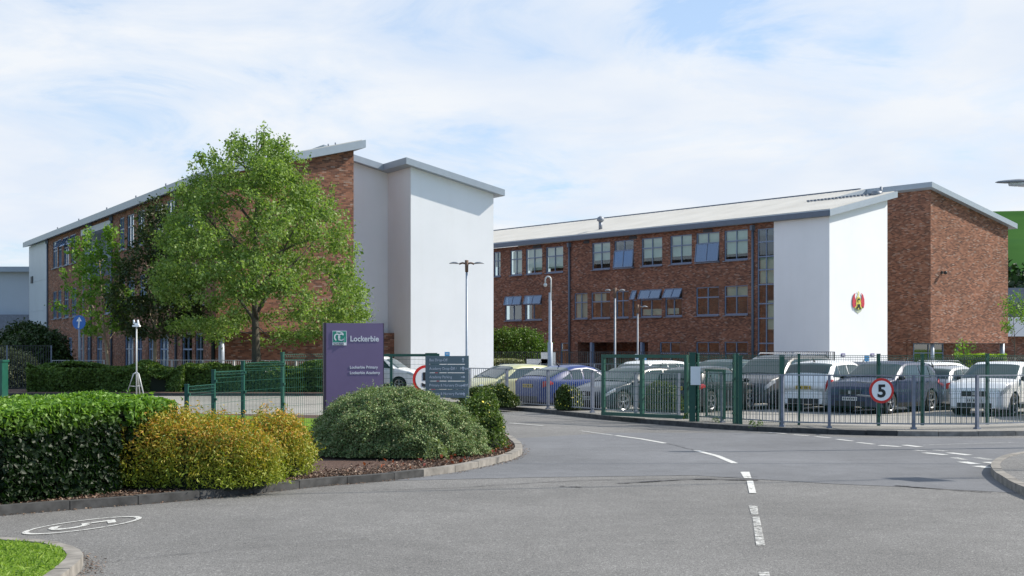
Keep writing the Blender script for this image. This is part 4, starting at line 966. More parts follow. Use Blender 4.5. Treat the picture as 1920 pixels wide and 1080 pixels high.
# sliding gate on the right and its posts
def gate_leaf(name, label, p0, p1, z0, z1, mids, th=.09):
    p0, p1 = Vector((*p0, 0)), Vector((*p1, 0)); d = p1-p0; L = d.length; t = thing(name, label, 'gate', p0, math.atan2(d.y, d.x))
    m = MB(); m.bar((0, 0, z1-th/2), (L, 0, z1-th/2), th); m.bar((0, 0, z0+th/2), (L, 0, z0+th/2), th)
    for x in [th/2, L-th/2]+[L*f_ for f_ in mids]: m.box((x, .003, (z0+z1)/2), (th, th-.01, z1-z0-2*th+.004))
    m.build('gate_frame', M['green'], t); m = MB(); n = int(L/.055)
    for i in range(1, n): m.bar((L*i/n, 0, z0+th), (L*i/n, 0, z1-th), .0055)
    zz = z0+.2
    while zz < z1-.1: m.bar((th, 0, zz), (L-th, 0, zz), .01); zz += .2
    m.build('mesh', M['green_wire'], t); return t
a = gz(1128, 781.5); b_ = gz(1287, 789)
gate_leaf('sliding_gate', 'large green mesh sliding gate in front of the dark hatchback', (a[0], a[1]-.25), (b_[0], b_[1]-.25), .17, 1.82, (.48,))
q = gz(1297, 790); m = MB(); m.box((q[0], q[1]-.1, .98), (.15, .14, 1.74)).box((q[0], q[1]-.1, 1.865), (.17, .16, .03)); tag(m.build('gate_post', M['green']), 'thick green gate post at the right end of the sliding gate', 'post')
a = gz(1307, 790.5); b_ = gz(1376, 794.5)
mesh_panel('mesh_fence', 'green mesh fence panel with gate frame behind the white notice', a, b_, 1.72, 1.72, 'green mesh fence along the car park', z=PZ, posts=(True, True), folds=(.08, .8))
gate_leaf('pedestrian_gate', 'low green pedestrian gate leaf behind the white notice', (a[0]+.3, a[1]+.5), (b_[0]-.15, b_[1]+.5), .2, 1.45, (), .06)
q = gz(1390, 795.5); m = MB(); m.box((q[0]-.03, q[1]-.05, .95), (.085, .09, 1.66)).box((q[0]-.03, q[1]-.05, 1.79), (.10, .11, .03)); tag(m.build('gate_post', M['green']), 'green post at the left front corner of the people carrier, in front of its bonnet', 'post')
c = P(1304, 704.5, 36.25); m = MB(); m.box(c, (.25, .015, .47)); t = m.build('notice_board', M['white']); tag(t, 'blank white notice fixed on the green fence beside the gate post', 'notice')
# left gate leaf further back
gate_leaf('sliding_gate', 'green mesh gate leaf between the purple sign and the grey direction sign', ((700-960)/F*60, 60), ((812-960)/F*60, 60), .1, 1.74, (.30,), .11)
m = MB(); m.box(((812-960)/F*60+.12, 59.9, 1.0), (.3, .3, 1.5)); m.box(((809-960)/F*60, 59.9, 1.70), (.5, .22, .16)); tag(m.build('gate_post', M['green']), 'green gate post half hidden behind the direction sign', 'post')
# far railing behind the car park
fr_ = [(-7.6+i*2.46, 70.5+i*.45) for i in range(9)]
run_rails([(x+7.0, y+3.2) for x, y in fr_], 1.15, 'grey railing panel at the back of the car park before the long brick wing', 'grey railings at the back of the car park', name='back_railing', mat='galv', pmat='galv')
dk = [(-1.5+i*3.0, 84.0+i*.3) for i in range(8)]
run_rails(dk, 1.75, 'tall black railing panel in front of the long brick wing', 'tall black railings before the long brick wing', name='black_railing', mat='black_metal', pmat='black_metal')
rr_ = [(23.5+i*2.6, 84+i*.35) for i in range(7)]
run_rails(rr_, 1.35, 'dark railing panel before the lime green hedge', 'dark railings by the brick end block', name='dark_railing', mat='black_metal', pmat='black_metal')
wr = [((97-960)/F*74, 74), ((146-960)/F*74.4, 74.4), ((195-960)/F*74.8, 74.8)]
run_rails(wr, 1.34, ['white railing panel next to the tall dark fence on the left', 'white railing panel left of the pale trunked tree'], 'white railings by the left building', name='white_railing', mat='white_metal', pmat='white_metal')
wr = [((265-960)/F*72.5, 72.5)]+[((265+i*58-960)/F*(72.5-.75*i), 72.5-.75*i) for i in range(1, 7)]
run_rails(wr, 1.38, ['grey white railing panel behind the dark leaved tree', 'second grey white railing panel before the left building', 'grey white railing panel below the blue column', 'grey white railing panel left of the maple trunk', 'grey white railing panel right of the maple trunk', 'grey white railing panel beside the parked grey estate'], 'white railings by the left building', name='white_railing', mat='white_metal', pmat='white_metal')
df = [((-60-960)/F*66, 66), ((13-960)/F*66.4, 66.4), ((96-960)/F*67, 67)]
run_rails(df, 2.1, ['tall dark steel fence panel cut by the left edge', 'tall dark steel fence panel in front of the pale variegated shrub'], 'tall dark fence on the left', name='steel_fence', mat='black_metal', pmat='galv_dark')

# ------------------------------------------------------------------ signs
def on_board(root, mtx):                      # lettering is written in the board plane: x right, z up, y towards the camera is -y
    return mtx
PS = thing('monolith_sign', 'tall purple monolith sign with white lettering and a green and white logo', 'sign', ((664-960)/F*32, 32, .08), R(16))
PSh = EYE-(606-HOR)/F*32-.08; wS = 108/F*32
m = MB(); m.box((0, 0, PSh/2), (wS, .16, PSh)); m.build('panel', M['purple'], PS)
m = MB(); m.box((-wS/2-.02, .01, PSh/2), (.05, .19, PSh+.01)); m.box((wS/2+.008, .01, PSh/2), (.02, .17, PSh+.004)); m.build('edge_trim', M['purple_edge'], PS)
kS = F/32
def spx(px, py): return ((px-664)/kS, PSh-(py-606)/kS)
RX = Matrix.Rotation(R(90), 4, 'X')
def txt(par, s, size, x, z, y, mat, bold=.0, sx=1.0, align='LEFT', name='lettering'):
    return text_mesh(s, size, mat, name, par, Matrix.Translation((x, y, z)) @ RX @ Matrix.Diagonal((sx, 1, 1, 1)), .003, bold, align)
x, z = spx(655, 640); txt(PS, 'Lockerbie', .175, x, z, -.084, M['pale_text'], .004, .93)
x, z = spx(654.5, 691); txt(PS, 'Lockerbie Primary', .088, x, z, -.084, M['pale_text'], .002, .97)
x, z = spx(654.5, 701.3); txt(PS, 'Lockerbie Academy', .088, x, z, -.084, M['pale_text'], .002, .97)
x0, z0 = spx(622, 647.5); x1, z1 = spx(648.5, 620.5); wl = x1-x0; hl = z1-z0
m = MB(); m.box(((x0+x1)/2, -.084, (z0+z1)/2), (wl, .008, hl)); LG = m.build('logo', M['white'], PS)
m = MB(); m.box(((x0+x1)/2, -.0895, (z0+z1)/2+hl*.09), (wl*.94, .004, hl*.76)); m.build('logo_field', M['logo_green'], LG)
def ring(m, cx_, cz, rx, rz_, w_, a0=0, a1=360, y=-.0945, n=22):
    for i in range(n):
        t0, t1 = R(a0+(a1-a0)*i/n), R(a0+(a1-a0)*(i+1)/n)
        m.face([(cx_+math.cos(t)*(rx-q), y, cz+math.sin(t)*(rz_-q)) for t, q in ((t0, 0), (t1, 0), (t1, w_), (t0, w_))])
m = MB(); cxm = (x0+x1)/2; czm = (z0+z1)/2
ring(m, cxm-.055, czm+.02, .07, .085, .028, -60, 250); ring(m, cxm+.04, czm+.02, .075, .085, .028, 40, 330); ring(m, cxm-.02, czm+.06, .12, .09, .02, 20, 120)
m.bar((cxm+.11, -.0945, czm+.02), (cxm+.085, -.0945, z0+.02), .03, .003); m.build('logo_letters', M['white'], LG)
m = MB(); m.box((cxm-.02, -.0895, z0+.028), (wl*.72, .004, .045)); m.build('logo_band', M['purple_edge'], LG)
txt(LG, 'COUNCIL', .052, x0+.022, z0+.010, -.093, M['white'], .0008, .95)
DS = thing('direction_sign', 'grey direction sign of five slats between two posts, white arrows on the right', 'sign', ((836-960)/F*33, 33, .08), R(-3))
kD = F/33
def dpx(px, py): return ((px-836)/kD, EYE-.08-(py-HOR)/kD)
rows_ = [(668, 680), (684, 696), (700, 711.5), (715.5, 727), (731, 743)]
texts = ['Bus Drop-Off', 'Academy Drop-Off /    Parking', 'Academy Parking', 'Primary & Nursery Drop-Off', 'Primary & Nursery Parking']
for k, ((ya, yb), s) in enumerate(zip(rows_, texts)):
    xa, za = dpx(804, yb+2.6); xb, zb = dpx(873, ya-.6); m = MB(); m.box(((xa+xb)/2, 0, (za+zb)/2), (xb-xa, .05, zb-za)); so_ = m.build('slat', M['sign_grey'], DS)
    txt(so_, s, .088, xa+.012, (za+zb)/2-.03, -.029, M['pale_text'], .0006, .86)
    ax_ = xb-.055; cz_ = (za+zb)/2; m = MB()
    if k < 2: m.box((ax_, -.027, cz_-.012), (.016, .004, .075)); m.face([(ax_-.034, -.0295, cz_+.012), (ax_+.034, -.0295, cz_+.012), (ax_, -.0295, cz_+.055)])
    else: m.box((ax_-.012, -.027, cz_), (.075, .004, .016)); m.face([(ax_+.01, -.0295, cz_-.034), (ax_+.05, -.0295, cz_), (ax_+.01, -.0295, cz_+.034)])
    m.build('arrow', M['pale_text'], so_)
    if k == 1:
        m = MB(); xs_ = xa+.535; ring(m, xs_, cz_-.012, .024, .024, .008, 100, 370, -.0285, 12); m.bar((xs_-.012, -.0285, cz_+.03), (xs_-.006, -.0285, cz_), .010, .003); m.bar((xs_-.006, -.0285, cz_), (xs_+.022, -.0285, cz_-.004), .009, .003); m.bar((xs_+.022, -.0285, cz_-.004), (xs_+.034, -.0285, cz_-.034), .009, .003); m.sphere((xs_-.013, -.0285, cz_+.04), .009, 6, 4); m.build('wheelchair_symbol', M['pale_text'], so_)
for px_ in (801, 875.5):
    xa, zt_ = dpx(px_, 667); m = MB(); m.box((xa, .03, zt_/2), (.085, .10, zt_)); m.build('post', M['sign_grey'], DS)
def round5(name, label, c, r, rz, par_post=None):
    t = thing(name, label, 'road sign', (c[0], c[1], c[2]), rz); m = MB()
    m.tube([(0, 0, 0), (0, .012, 0)], r, 48, smooth=False); m.build('disc', M['red'], t)
    m = MB(); m.tube([(0, -.006, 0), (0, .004, 0)], r*.80, 48, smooth=False); m.build('face', M['white'], t)
    text_mesh('5', r*1.38, M['black'], 'number', t, Matrix.Translation((0, -.012, -r*.49)) @ RX @ Matrix.Diagonal((1.05, 1, 1, 1)), .002, .014, 'CENTER')
    return t
c = P(1653, 732.5, 32.8); t = round5('speed_sign', 'red and white round 5 sign in front of the dark blue hatchback', c, 23.6/F*32.8, R(5))
m = MB()
for dz in (-.16, .16): m.box((0, .85, dz), (.06, 1.66, .035))
m.build('bracket', M['galv'], t)
c = P(799, 711, 34.2); t = round5('speed_sign', 'round red and white sign with a black 5, half hidden behind the grey direction sign', c, 26.6/F*34.2, R(24))
m = MB(); m.tube([(0, .05, -c.z+.08), (0, .05, .3)], .04, 8); m.build('post', M['galv'], t)
# blue arrow sign
c = P(148, 604.5, 62); t = thing('arrow_sign', 'round blue sign with a white arrow pointing up on a grey pole', 'road sign', (c.x, c.y, .1), R(-12))
m = MB(); m.tube([(0, .04, 0), (0, .04, c.z+.1)], .05, 8); m.build('pole', M['galv'], t)
m = MB(); m.tube([(0, 0, c.z-.1), (0, .02, c.z-.1)], .31, 32, smooth=False); dsc = m.build('disc', M['blue'], t)
m = MB(); z = c.z-.1; m.face([(-.05, -.006, z-.24), (.02, -.006, z-.24), (.045, -.006, z+.05), (-.025, -.006, z+.05)]); m.face([(-.12, -.006, z+.05), (.14, -.006, z+.05), (.02, -.006, z+.24)]); m.build('arrow', M['white'], dsc)
# small blue bay signs
for (px_, py_, Y, w_, h_, lb) in ((1207, 673.5, 66, .27, .40, 'light blue bay sign seen through the sliding gate, before the brick wing'), (1194, 669, 67, .18, .26, 'small pale sign beside the lamp pole before the dark undercroft'), (1625, 672, 62, .20, .26, 'small blue bay sign against the white gable'), (838.5, 665.5, 62, .22, .26, 'small light blue sign peeping over the direction sign')):
    c = P(px_, py_, Y); t = thing('bay_sign', lb, 'sign', (c.x, c.y, 0)); m = MB(); m.tube([(0, .03, 0), (0, .03, c.z+h_/2)], .03, 6); m.build('pole', M['galv'], t)
    m = MB(); m.box((0, 0, c.z), (w_, .02, h_)); bb = m.build('plate', M['white'] if px_ == 1194 else M['blue_light'], t)
    m = MB(); m.box((0, -.012, c.z+h_*.18), (w_*.55, .006, h_*.2)); m.box((0, -.012, c.z-h_*.22), (w_*.7, .006, h_*.1)); m.build('symbol', M['white'] if px_ != 1194 else M['blue_light'], bb)
for (px_, w_) in ((645, .5), (675, .55), (700, .3)): pass
for (px_, py_, w_, h_, lb) in ((1008, 678, .42, .35, 'white board leaning behind the railings right of the round tree'), (1036-8, 672, .28, .55, 'tall white board beside the camera pole')):
    c = P(px_, py_, 82); tag(MB().box((c.x, c.y, c.z-.2), (w_*3, .05, h_*2)).build('white_board', M['white_metal']), lb, 'board')

# ------------------------------------------------------------------ lamps, poles
def lamp(name, label, px, ytop, Y, arms, r=.055, group=None, arm=.95, mat='pole', tilt=0.0, cap='rust'):
    X = (px-960)/F*Y; h = EYE-(ytop-HOR)/F*Y; t = thing(name, label, 'lamp post', (X, Y, 0), 0, group)
    m = MB(); m.tube([(0, 0, 0), (0, 0, h*.22), (0, 0, h*.24), (0, 0, h-.05)], [r*1.7, r*1.7, r, r*.85], 10); m.build('pole', M[mat], t)
    m = MB(); m.tube([(0, 0, h-.35), (0, 0, h+.08)], [r*1.25, r*1.5], 10); m.build('collar', M[cap], t)
    for s in arms:
        m = MB(); m.tube([(0, 0, h-.05), (s*arm*.25, 0, h-.02), (s*arm*.45, 0, h-.06)], .035, 8); ar = m.build('arm', M[cap], t)
        m = MB(); x0_ = s*arm*.42; pts_ = [(x0_+s*arm*.62*f_, 0, h-.05+.03*math.sin(f_*3)-tilt*f_) for f_ in (0, .1, .3, .6, .9, 1)]
        vs_ = []; rr2 = [.03, .085, .11, .10, .055, .01]; n = 10; fs_ = []
        for p_, r2 in zip(pts_, rr2):
            for q in range(n): a_2 = 2*math.pi*q/n; vs_.append((p_[0], math.cos(a_2)*r2*1.2, p_[2]+math.sin(a_2)*r2*(.42 if math.sin(a_2) > 0 else .25)))
        for i in range(5):
            for q in range(n): fs_.append((i*n+q, i*n+(q+1) % n, (i+1)*n+(q+1) % n, (i+1)*n+q))
        m.add(vs_, fs_, True); m.build('lamp_head', M['galv'], t)
        if cap: pass
    return t
lamp('street_lamp', 'tall double headed street lamp in front of the white tower', 875, 492, 52, (-1, 1), .046, None, .62)
lamp('street_lamp', 'double headed lamp post in front of the brick wing, above the sliding gate', 1153, 543, 60, (-1, 1), .048, None, .42, 'galv')
lamp('street_lamp', 'thin single headed lamp post right of the double lamp', 1195.5, 574, 72, (1,), .045, None, .5, 'galv')
lamp('street_lamp', 'slim lamp pole behind the blue arrow sign', 156.5, 522, 70, (1,), .05, None, .3, 'galv', cap='galv')
# lamp head reaching in from the right edge
t = thing('street_lamp', 'street lamp head reaching in from the right edge in the sky', 'lamp post', (11.0, 28.4, .12)); kx = 28.4/F; hh = EYE+(652-342)*kx-.12
hx = (1866-960)*kx-11.0
m = MB(); m.tube([(0, 0, 0), (0, 0, 1.4), (0, 0, 1.5), (0, 0, hh-.1), (-.12, 0, hh+.02), (-.62, 0, hh+.01)], [.1, .1, .07, .055, .05, .05], 10); m.build('pole', M['rust'], t)
m = MB(); n = 12; vs_ = []; fs_ = []; Ls = [0, .05, .2, .45, .62, .80]; rs = [.01, .05, .085, .11, .09, .05]
for x_, r2 in zip(Ls, rs):
    for q in range(n): a_2 = 2*math.pi*q/n; vs_.append((hx+x_, math.cos(a_2)*r2*1.3, hh+.0+math.sin(a_2)*r2*(.5 if math.sin(a_2) > 0 else .3)+x_*.03))
for i in range(5):
    for q in range(n): fs_.append((i*n+q, i*n+(q+1) % n, (i+1)*n+(q+1) % n, (i+1)*n+q))
m.add(vs_, fs_, True); m.build('lamp_head', M['galv'], t); m = MB(); m.tube([(hx+.28, 0, hh-.015), (hx+.58, 0, hh-.015)], [.06, .08], 10); m.build('lens', M['lamp_clear'], t)
# hooked camera pole
X = (1031.5-960)/F*56; h = EYE-(520-HOR)/F*56; t = thing('camera_pole', 'pale hooked pole carrying a small dome camera, between the round tree and the brick wing', 'pole', (X, 56, 0))
m = MB(); m.tube([(0, 0, 0), (0, 0, 2.2), (0, 0, 2.22), (0, 0, h-.6)], [.10, .10, .065, .06], 12); m.build('pole', M['pole'], t)
pts_ = [(.03, -.02, h-.9), (.03, -.02, h-.1)]+[(.03-.11+.11*math.cos(R(a)), -.02, h-.1+.13*math.sin(R(a))) for a in range(0, 190, 20)]+[(-.19, -.02, h-.22)]
m = MB(); m.tube(pts_, .032, 8); m.build('hook', M['white_metal'], t); m = MB(); m.sphere((-.19, -.02, h-.30), .075, 10, 8); m.build('dome_camera', M['white_metal'], t)
# weather station on tripod
X = (256-960)/F*57; h = EYE-(612-HOR)/F*57; t = thing('camera_mast', 'thin silver mast on three legs with a white box and two small cameras on top', 'mast', (X, 57, 0))
m = MB(); m.tube([(0, 0, .1), (0, 0, h)], .028, 8); m.build('pole', M['white_metal'], t)
for a in (200, 330, 85): m = MB(); m.tube([(0, 0, 1.02), (math.cos(R(a))*.12, math.sin(R(a))*.12, .95), (math.cos(R(a))*.42, math.sin(R(a))*.42, .02)], .026, 6); m.tube([(0, 0, .45), (math.cos(R(a))*.25, math.sin(R(a))*.25, .47)], .014, 5); m.build('leg', M['white_metal'], t)
m = MB(); m.box((0, 0, h+.02), (.28, .22, .07)); m.box((.02, 0, h+.09), (.16, .16, .09)); m.build('housing', M['white'], t)
for s in (-.09, .07): m = MB(); m.tube([(s, 0, h+.1), (s-.02, 0, h+.26)], [.05, .035], 8); m.build('camera_head', M['white'], t)
m = MB(); c = G(4, 745); m.box((c.x-.33, c.y, .72), (.9, .7, 1.42)).box((c.x-.33, c.y, 1.47), (.98, .78, .08)); tag(m.build('utility_cabinet', M['green']), 'green utility cabinet cut by the left edge', 'cabinet')
# cable and its two poles beyond the frame; only their shadows reach the road
def cable(name, lab_, pts, wd=.03):
    a = [Vector(p) for p in pts]; out = []
    for i in range(len(a)-1):
        for k in range(10): f_ = k/10; p = a[i].lerp(a[i+1], f_); p.z -= .5*math.sin(math.pi*f_); out.append(p)
    out.append(a[-1]); tag(MB().tube(out, wd, 6).build(name, M['black_metal'], None, uv=False), lab_, 'cable')
sh = lambda x, y, z: (x+math.cos(R(AZ))*z/math.tan(R(EL)), y+math.sin(R(AZ))*z/math.tan(R(EL)), z)
A0 = sh(-3.5, 19.3, 10); A1 = sh(7.2, 21.9, 10)
cable('overhead_cable', 'black overhead cable above the road, out of the picture', [Vector(A0)+(Vector(A0)-Vector(A1))*1.6, A0, A1, Vector(A1)+(Vector(A1)-Vector(A0))*1.6], .03)
A0 = sh(1.0, 24.4, 10.5); A1 = sh(8.6, 24.3, 10.5)
cable('overhead_cable', 'second black overhead cable above the road, out of the picture', [Vector(A0)+(Vector(A0)-Vector(A1))*1.6, A0, A1, Vector(A1)+(Vector(A1)-Vector(A0))*1.6], .025)

t = thing('road_sign', 'plain board on a tall post beside the corner, outside the picture', 'road sign', (10.0, 22.15, .12), R(-60))
m = MB(); m.tube([(0, .05, 0), (0, .05, 3.3)], .038, 8); m.build('post', M['galv'], t); m = MB(); m.box((0, 0, 2.95), (.75, .02, .5)); m.build('board', M['white'], t)

# ------------------------------------------------------------------ trees and shrubs
kM = F/64
def prof_px(rows, cx_, Y): return [(EYE-(y-HOR)/F*Y, max(.05, (cx_-l)/F*Y), max(.05, (r-cx_)/F*Y)) for y, l, r in rows][::-1]
tree('maple_tree', 'large bright green maple with a full crown in front of the brick wing', 'tree', ((480-960)/F*64, 64, 0),
     prof_px([(203, 474, 498), (222, 455, 518), (240, 436, 538), (258, 425, 548), (290, 400, 562), (320, 345, 578), (350, 325, 600), (390, 305, 645), (420, 295, 662), (455, 285, 672), (490, 280, 678), (530, 285, 690), (565, 290, 697), (600, 300, 694), (622, 345, 640), (642, 420, 560)], 480, 64),
     3.0, .27, M['maple'], M['bark'], 60000, .13, 21, ncl=600, clr=.42, limbs=18, gap=.55, inner=.25, depth=.95, low=.3, sprigs=46)
tree('young_tree', 'small light green tree with a pale trunk at the left, airy crown', 'tree', ((203-960)/F*68, 68, 0),
     prof_px([(432, 145, 165), (460, 140, 230), (490, 130, 245), (520, 105, 235), (545, 88, 230), (575, 90, 240), (600, 130, 235), (625, 160, 232)], 203, 68),
     1.9, .12, M['light_tree'], M['bark_light'], 5200, .15, 33, ncl=110, clr=.34, limbs=9, gap=.9, top_shift=-.6, inner=.35, sprigs=8)
tree('dark_tree', 'dark leaved tree with a pale trunk between the light tree and the maple', 'tree', ((292-960)/F*67, 67, 0),
     prof_px([(370, 272, 290), (400, 262, 310), (440, 250, 340), (480, 225, 370), (520, 205, 385), (560, 200, 390), (600, 215, 385), (628, 240, 370)], 292, 67),
     2.2, .13, M['dark_tree'], M['bark_light'], 15000, .14, 35, ncl=260, clr=.38, limbs=12, gap=.7, low=.2, sprigs=8)
tree('round_tree', 'dense round crowned tree behind the parked cars next to the white tower', 'tree', ((968-960)/F*88, 88, 0),
     prof_px([(620, 945, 1000), (628, 920, 1018), (640, 908, 1026), (655, 902, 1028), (668, 905, 1024), (674, 915, 1010)], 968, 88), .9, .14, M['round_tree'], M['bark'], 12000, .13, 41, ncl=240, clr=.38, limbs=10, inner=.5, depth=.8)
tree('young_tree', 'slender young tree in front of the far building at the right edge', 'tree', ((1901-960)/F*84, 84, 0),
     prof_px([(548, 1890, 1918), (570, 1876, 1930), (590, 1880, 1932), (612, 1882, 1938), (632, 1890, 1925)], 1901, 84), 1.6, .055, M['light_tree'], M['bark'], 900, .13, 43, ncl=50, clr=.28, limbs=8, gap=1.0)
tree('young_tree', 'bare young tree with few leaves under the overhanging brick block', 'tree', ((1809-960)/F*85, 85, 0),
     prof_px([(640, 1800, 1815), (650, 1795, 1872), (660, 1798, 1878), (668, 1800, 1870)], 1809, 85), 1.0, .07, M['light_tree'], M['bark'], 150, .16, 44, ncl=18, clr=.25, limbs=7, gap=.6)
shrub('dark_shrub', 'big dark round evergreen shrub behind the tall dark fence on the left', 'shrub', ((55-960)/F*86, 86, 0), 2.9, 2.4, 3.35, 16000, .17, M['dark_round'], 51, lump=.10, power=2.2)
shrub('variegated_shrub', 'pale variegated shrub behind the dark steel fence', 'shrub', ((12-960)/F*69.5, 69.5, 0), 1.9, 1.2, 1.85, 9000, .09, M['varieg'], 52, lump=.08, power=2.2)
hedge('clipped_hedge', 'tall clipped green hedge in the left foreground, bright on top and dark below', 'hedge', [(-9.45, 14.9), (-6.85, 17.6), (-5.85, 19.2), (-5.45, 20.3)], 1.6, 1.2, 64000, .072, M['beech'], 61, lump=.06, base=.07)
shrub('golden_shrub', 'orange and yellow leaved shrub between the clipped hedge and the grey green dome', 'shrub', (-4.38, 19.7, .07), 1.12, .82, .84, 56000, .046, M['orange'], 162, lump=.10, power=2.7, lsc=3.4, zpow=2.5, shoots=420, fuzz=.12, aspect=.36)
shrub('golden_shrub', 'smaller orange leaved shrub tucked against the grey green dome', 'shrub', (-3.62, 21.3, .07), .60, .6, .80, 20000, .046, M['orange'], 163, lump=.10, zpow=2.5, shoots=200, fuzz=.13, aspect=.36)
shrub('dome_shrub', 'large grey green dome shaped shrub in front of the purple sign', 'shrub', (-2.06, 25.6, .07), 1.58, 1.5, 1.12, 150000, .029, M['dome'], 64, lump=.05, power=2.2, up=.6, lsc=7.5, zpow=2.0, fuzz=.035, shoots=350)
shrub('flowering_shrub', 'green shrub with small yellow flowers at the right foot of the dome shrub', 'shrub', (-.62, 26.9, .07), .44, .5, .92, 9000, .045, M['potent_light'], 65, lump=.2, flowers=70)
shrub('sapling', 'tiny pale leaved sapling in front of the dome shrub', 'shrub', (-1.28, 23.85, .07), .20, .17, .36, 300, .045, M['sapling'], 66, lump=.3, core=False)
shrub('flowering_shrub', 'green shrub with yellow flowers behind the posts of the direction sign', 'shrub', ((903-960)/F*45, 45, .1), .62, .5, .62, 5000, .06, M['potent'], 67, lump=.2, flowers=40)
shrub('flowering_shrub', 'small flowering shrub in front of the yellow green hatchback', 'shrub', ((942-960)/F*44.6, 44.6, .1), .40, .4, .60, 4000, .06, M['potent'], 68, lump=.2, flowers=40)
shrub('flowering_shrub', 'round clipped shrub with yellow flowers in front of the blue car', 'shrub', ((1067-960)/F*42.9, 42.9, .1), .40, .36, .62, 5000, .055, M['potent'], 69, lump=.1, flowers=50)
shrub('dark_bush', 'low bush seen through the sliding gate, beside the wheel of the dark hatchback', 'shrub', ((1246-960)/F*42.2, 42.2, .1), .62, .4, .80, 6000, .06, M['potent'], 70, lump=.1)
hedge('low_hedge', 'long low dark green hedge on the left below the trees', 'hedge', [((62-960)/F*62, 62.0), ((350-960)/F*62, 62.0)], 1.5, 1.02, 30000, .11, M['low_hedge'], 71, lump=.22, base=.08)
hedge('low_hedge', 'long low green hedge behind the stepping mesh fence', 'hedge', [((356-960)/F*62.4, 62.4), ((612-960)/F*61.6, 61.6), ((700-960)/F*61.4, 61.4)], 1.5, 1.13, 26000, .11, M['low_hedge'], 72, lump=.15, base=.08)
hedge('back_hedge', 'pale green clipped hedge behind the yellow green hatchback', 'hedge', [((925-960)/F*78, 78), ((978-960)/F*78.5, 78.5)], .9, 1.35, 5000, .09, M['varieg'], 73, lump=.05)
hedge('lime_hedge', 'bright lime green hedge under the overhanging brick block', 'hedge', [((1797-960)/F*86, 86), ((1878-960)/F*86.5, 86.5)], 1.1, 1.6, 9000, .10, M['lime'], 74, lump=.08)
rg = np.random.default_rng(77); wd_ = []
for k in range(34): wd_.append((rg.uniform(-10.5, -4.5), 0, 0))
hs_ = []
for k in range(110):
    f_ = rg.random(); i = int(f_*3); p = Vector([(-9.45, 14.9), (-6.85, 17.6), (-5.85, 19.2)][i]).lerp(Vector([(-6.85, 17.6), (-5.85, 19.2), (-5.45, 20.3)][i]), rg.random())
    h_ = rg.uniform(.05, .18)
    for q in range(9): hs_.append((p.x+rg.normal()*.2+rg.normal()*.02, p.y+.3+rg.normal()*.3, 1.22+h_*rg.random()))
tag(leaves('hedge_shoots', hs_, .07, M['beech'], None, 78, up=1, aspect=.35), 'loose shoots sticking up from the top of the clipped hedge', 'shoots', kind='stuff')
for (px_, py_, r_2, sd_) in ((1342, 797, .16, 81), (1411, 806, .12, 82), (1425, 804, .10, 83), (1285, 790, .18, 84)):
    c = G(px_, py_, PZ); shrub('weed', ['small weed growing at the foot of the pedestrian gate', 'small weed on the pavement under the railing', 'second small weed on the pavement under the railing', 'weeds at the foot of the thick gate post'][sd_-81], 'weed', (c.x, c.y, PZ), r_2*.7, r_2*.5, r_2*1.3, 60, .04, M['low_hedge'], sd_, lump=.4, core=False)

# ------------------------------------------------------------------ cars
CAR = {
 'hatch': dict(L=4.0, W=1.74, H=1.42, wb=(.82, 3.28), top=[(0, .52), (.04, .66), (.35, .80), (.9, .93), (1.05, .96), (1.75, 1.33), (2.1, 1.41), (2.6, 1.42), (3.2, 1.38), (3.6, 1.28), (3.86, .98), (3.95, .90), (4.0, .55)], cab=(1.0, 1.82, 3.42, 3.88), belt=.90),
 'coupe': dict(L=4.3, W=1.76, H=1.42, wb=(.85, 3.5), top=[(0, .5), (.04, .66), (.4, .82), (1.0, .93), (1.15, .97), (1.95, 1.34), (2.35, 1.42), (2.9, 1.39), (3.5, 1.24), (4.0, 1.04), (4.2, .98), (4.28, .9), (4.3, .5)], cab=(1.1, 2.0, 3.1, 4.0), belt=.93),
 'suv': dict(L=4.2, W=1.82, H=1.58, wb=(.85, 3.4), top=[(0, .58), (.05, .82), (.3, .98), (.95, 1.06), (1.1, 1.09), (1.75, 1.48), (2.1, 1.57), (2.7, 1.58), (3.4, 1.54), (3.75, 1.46), (4.05, 1.12), (4.12, 1.0), (4.2, .6)], cab=(1.05, 1.80, 3.55, 4.04), belt=1.02),
 'mpv': dict(L=4.75, W=1.86, H=1.76, wb=(.92, 3.75), top=[(0, .6), (.05, .86), (.3, 1.0), (.7, 1.08), (.95, 1.14), (1.55, 1.58), (1.95, 1.72), (2.6, 1.76), (3.8, 1.75), (4.4, 1.70), (4.62, 1.5), (4.72, 1.1), (4.75, .6)], cab=(.9, 1.62, 4.3, 4.68), belt=1.08),
}
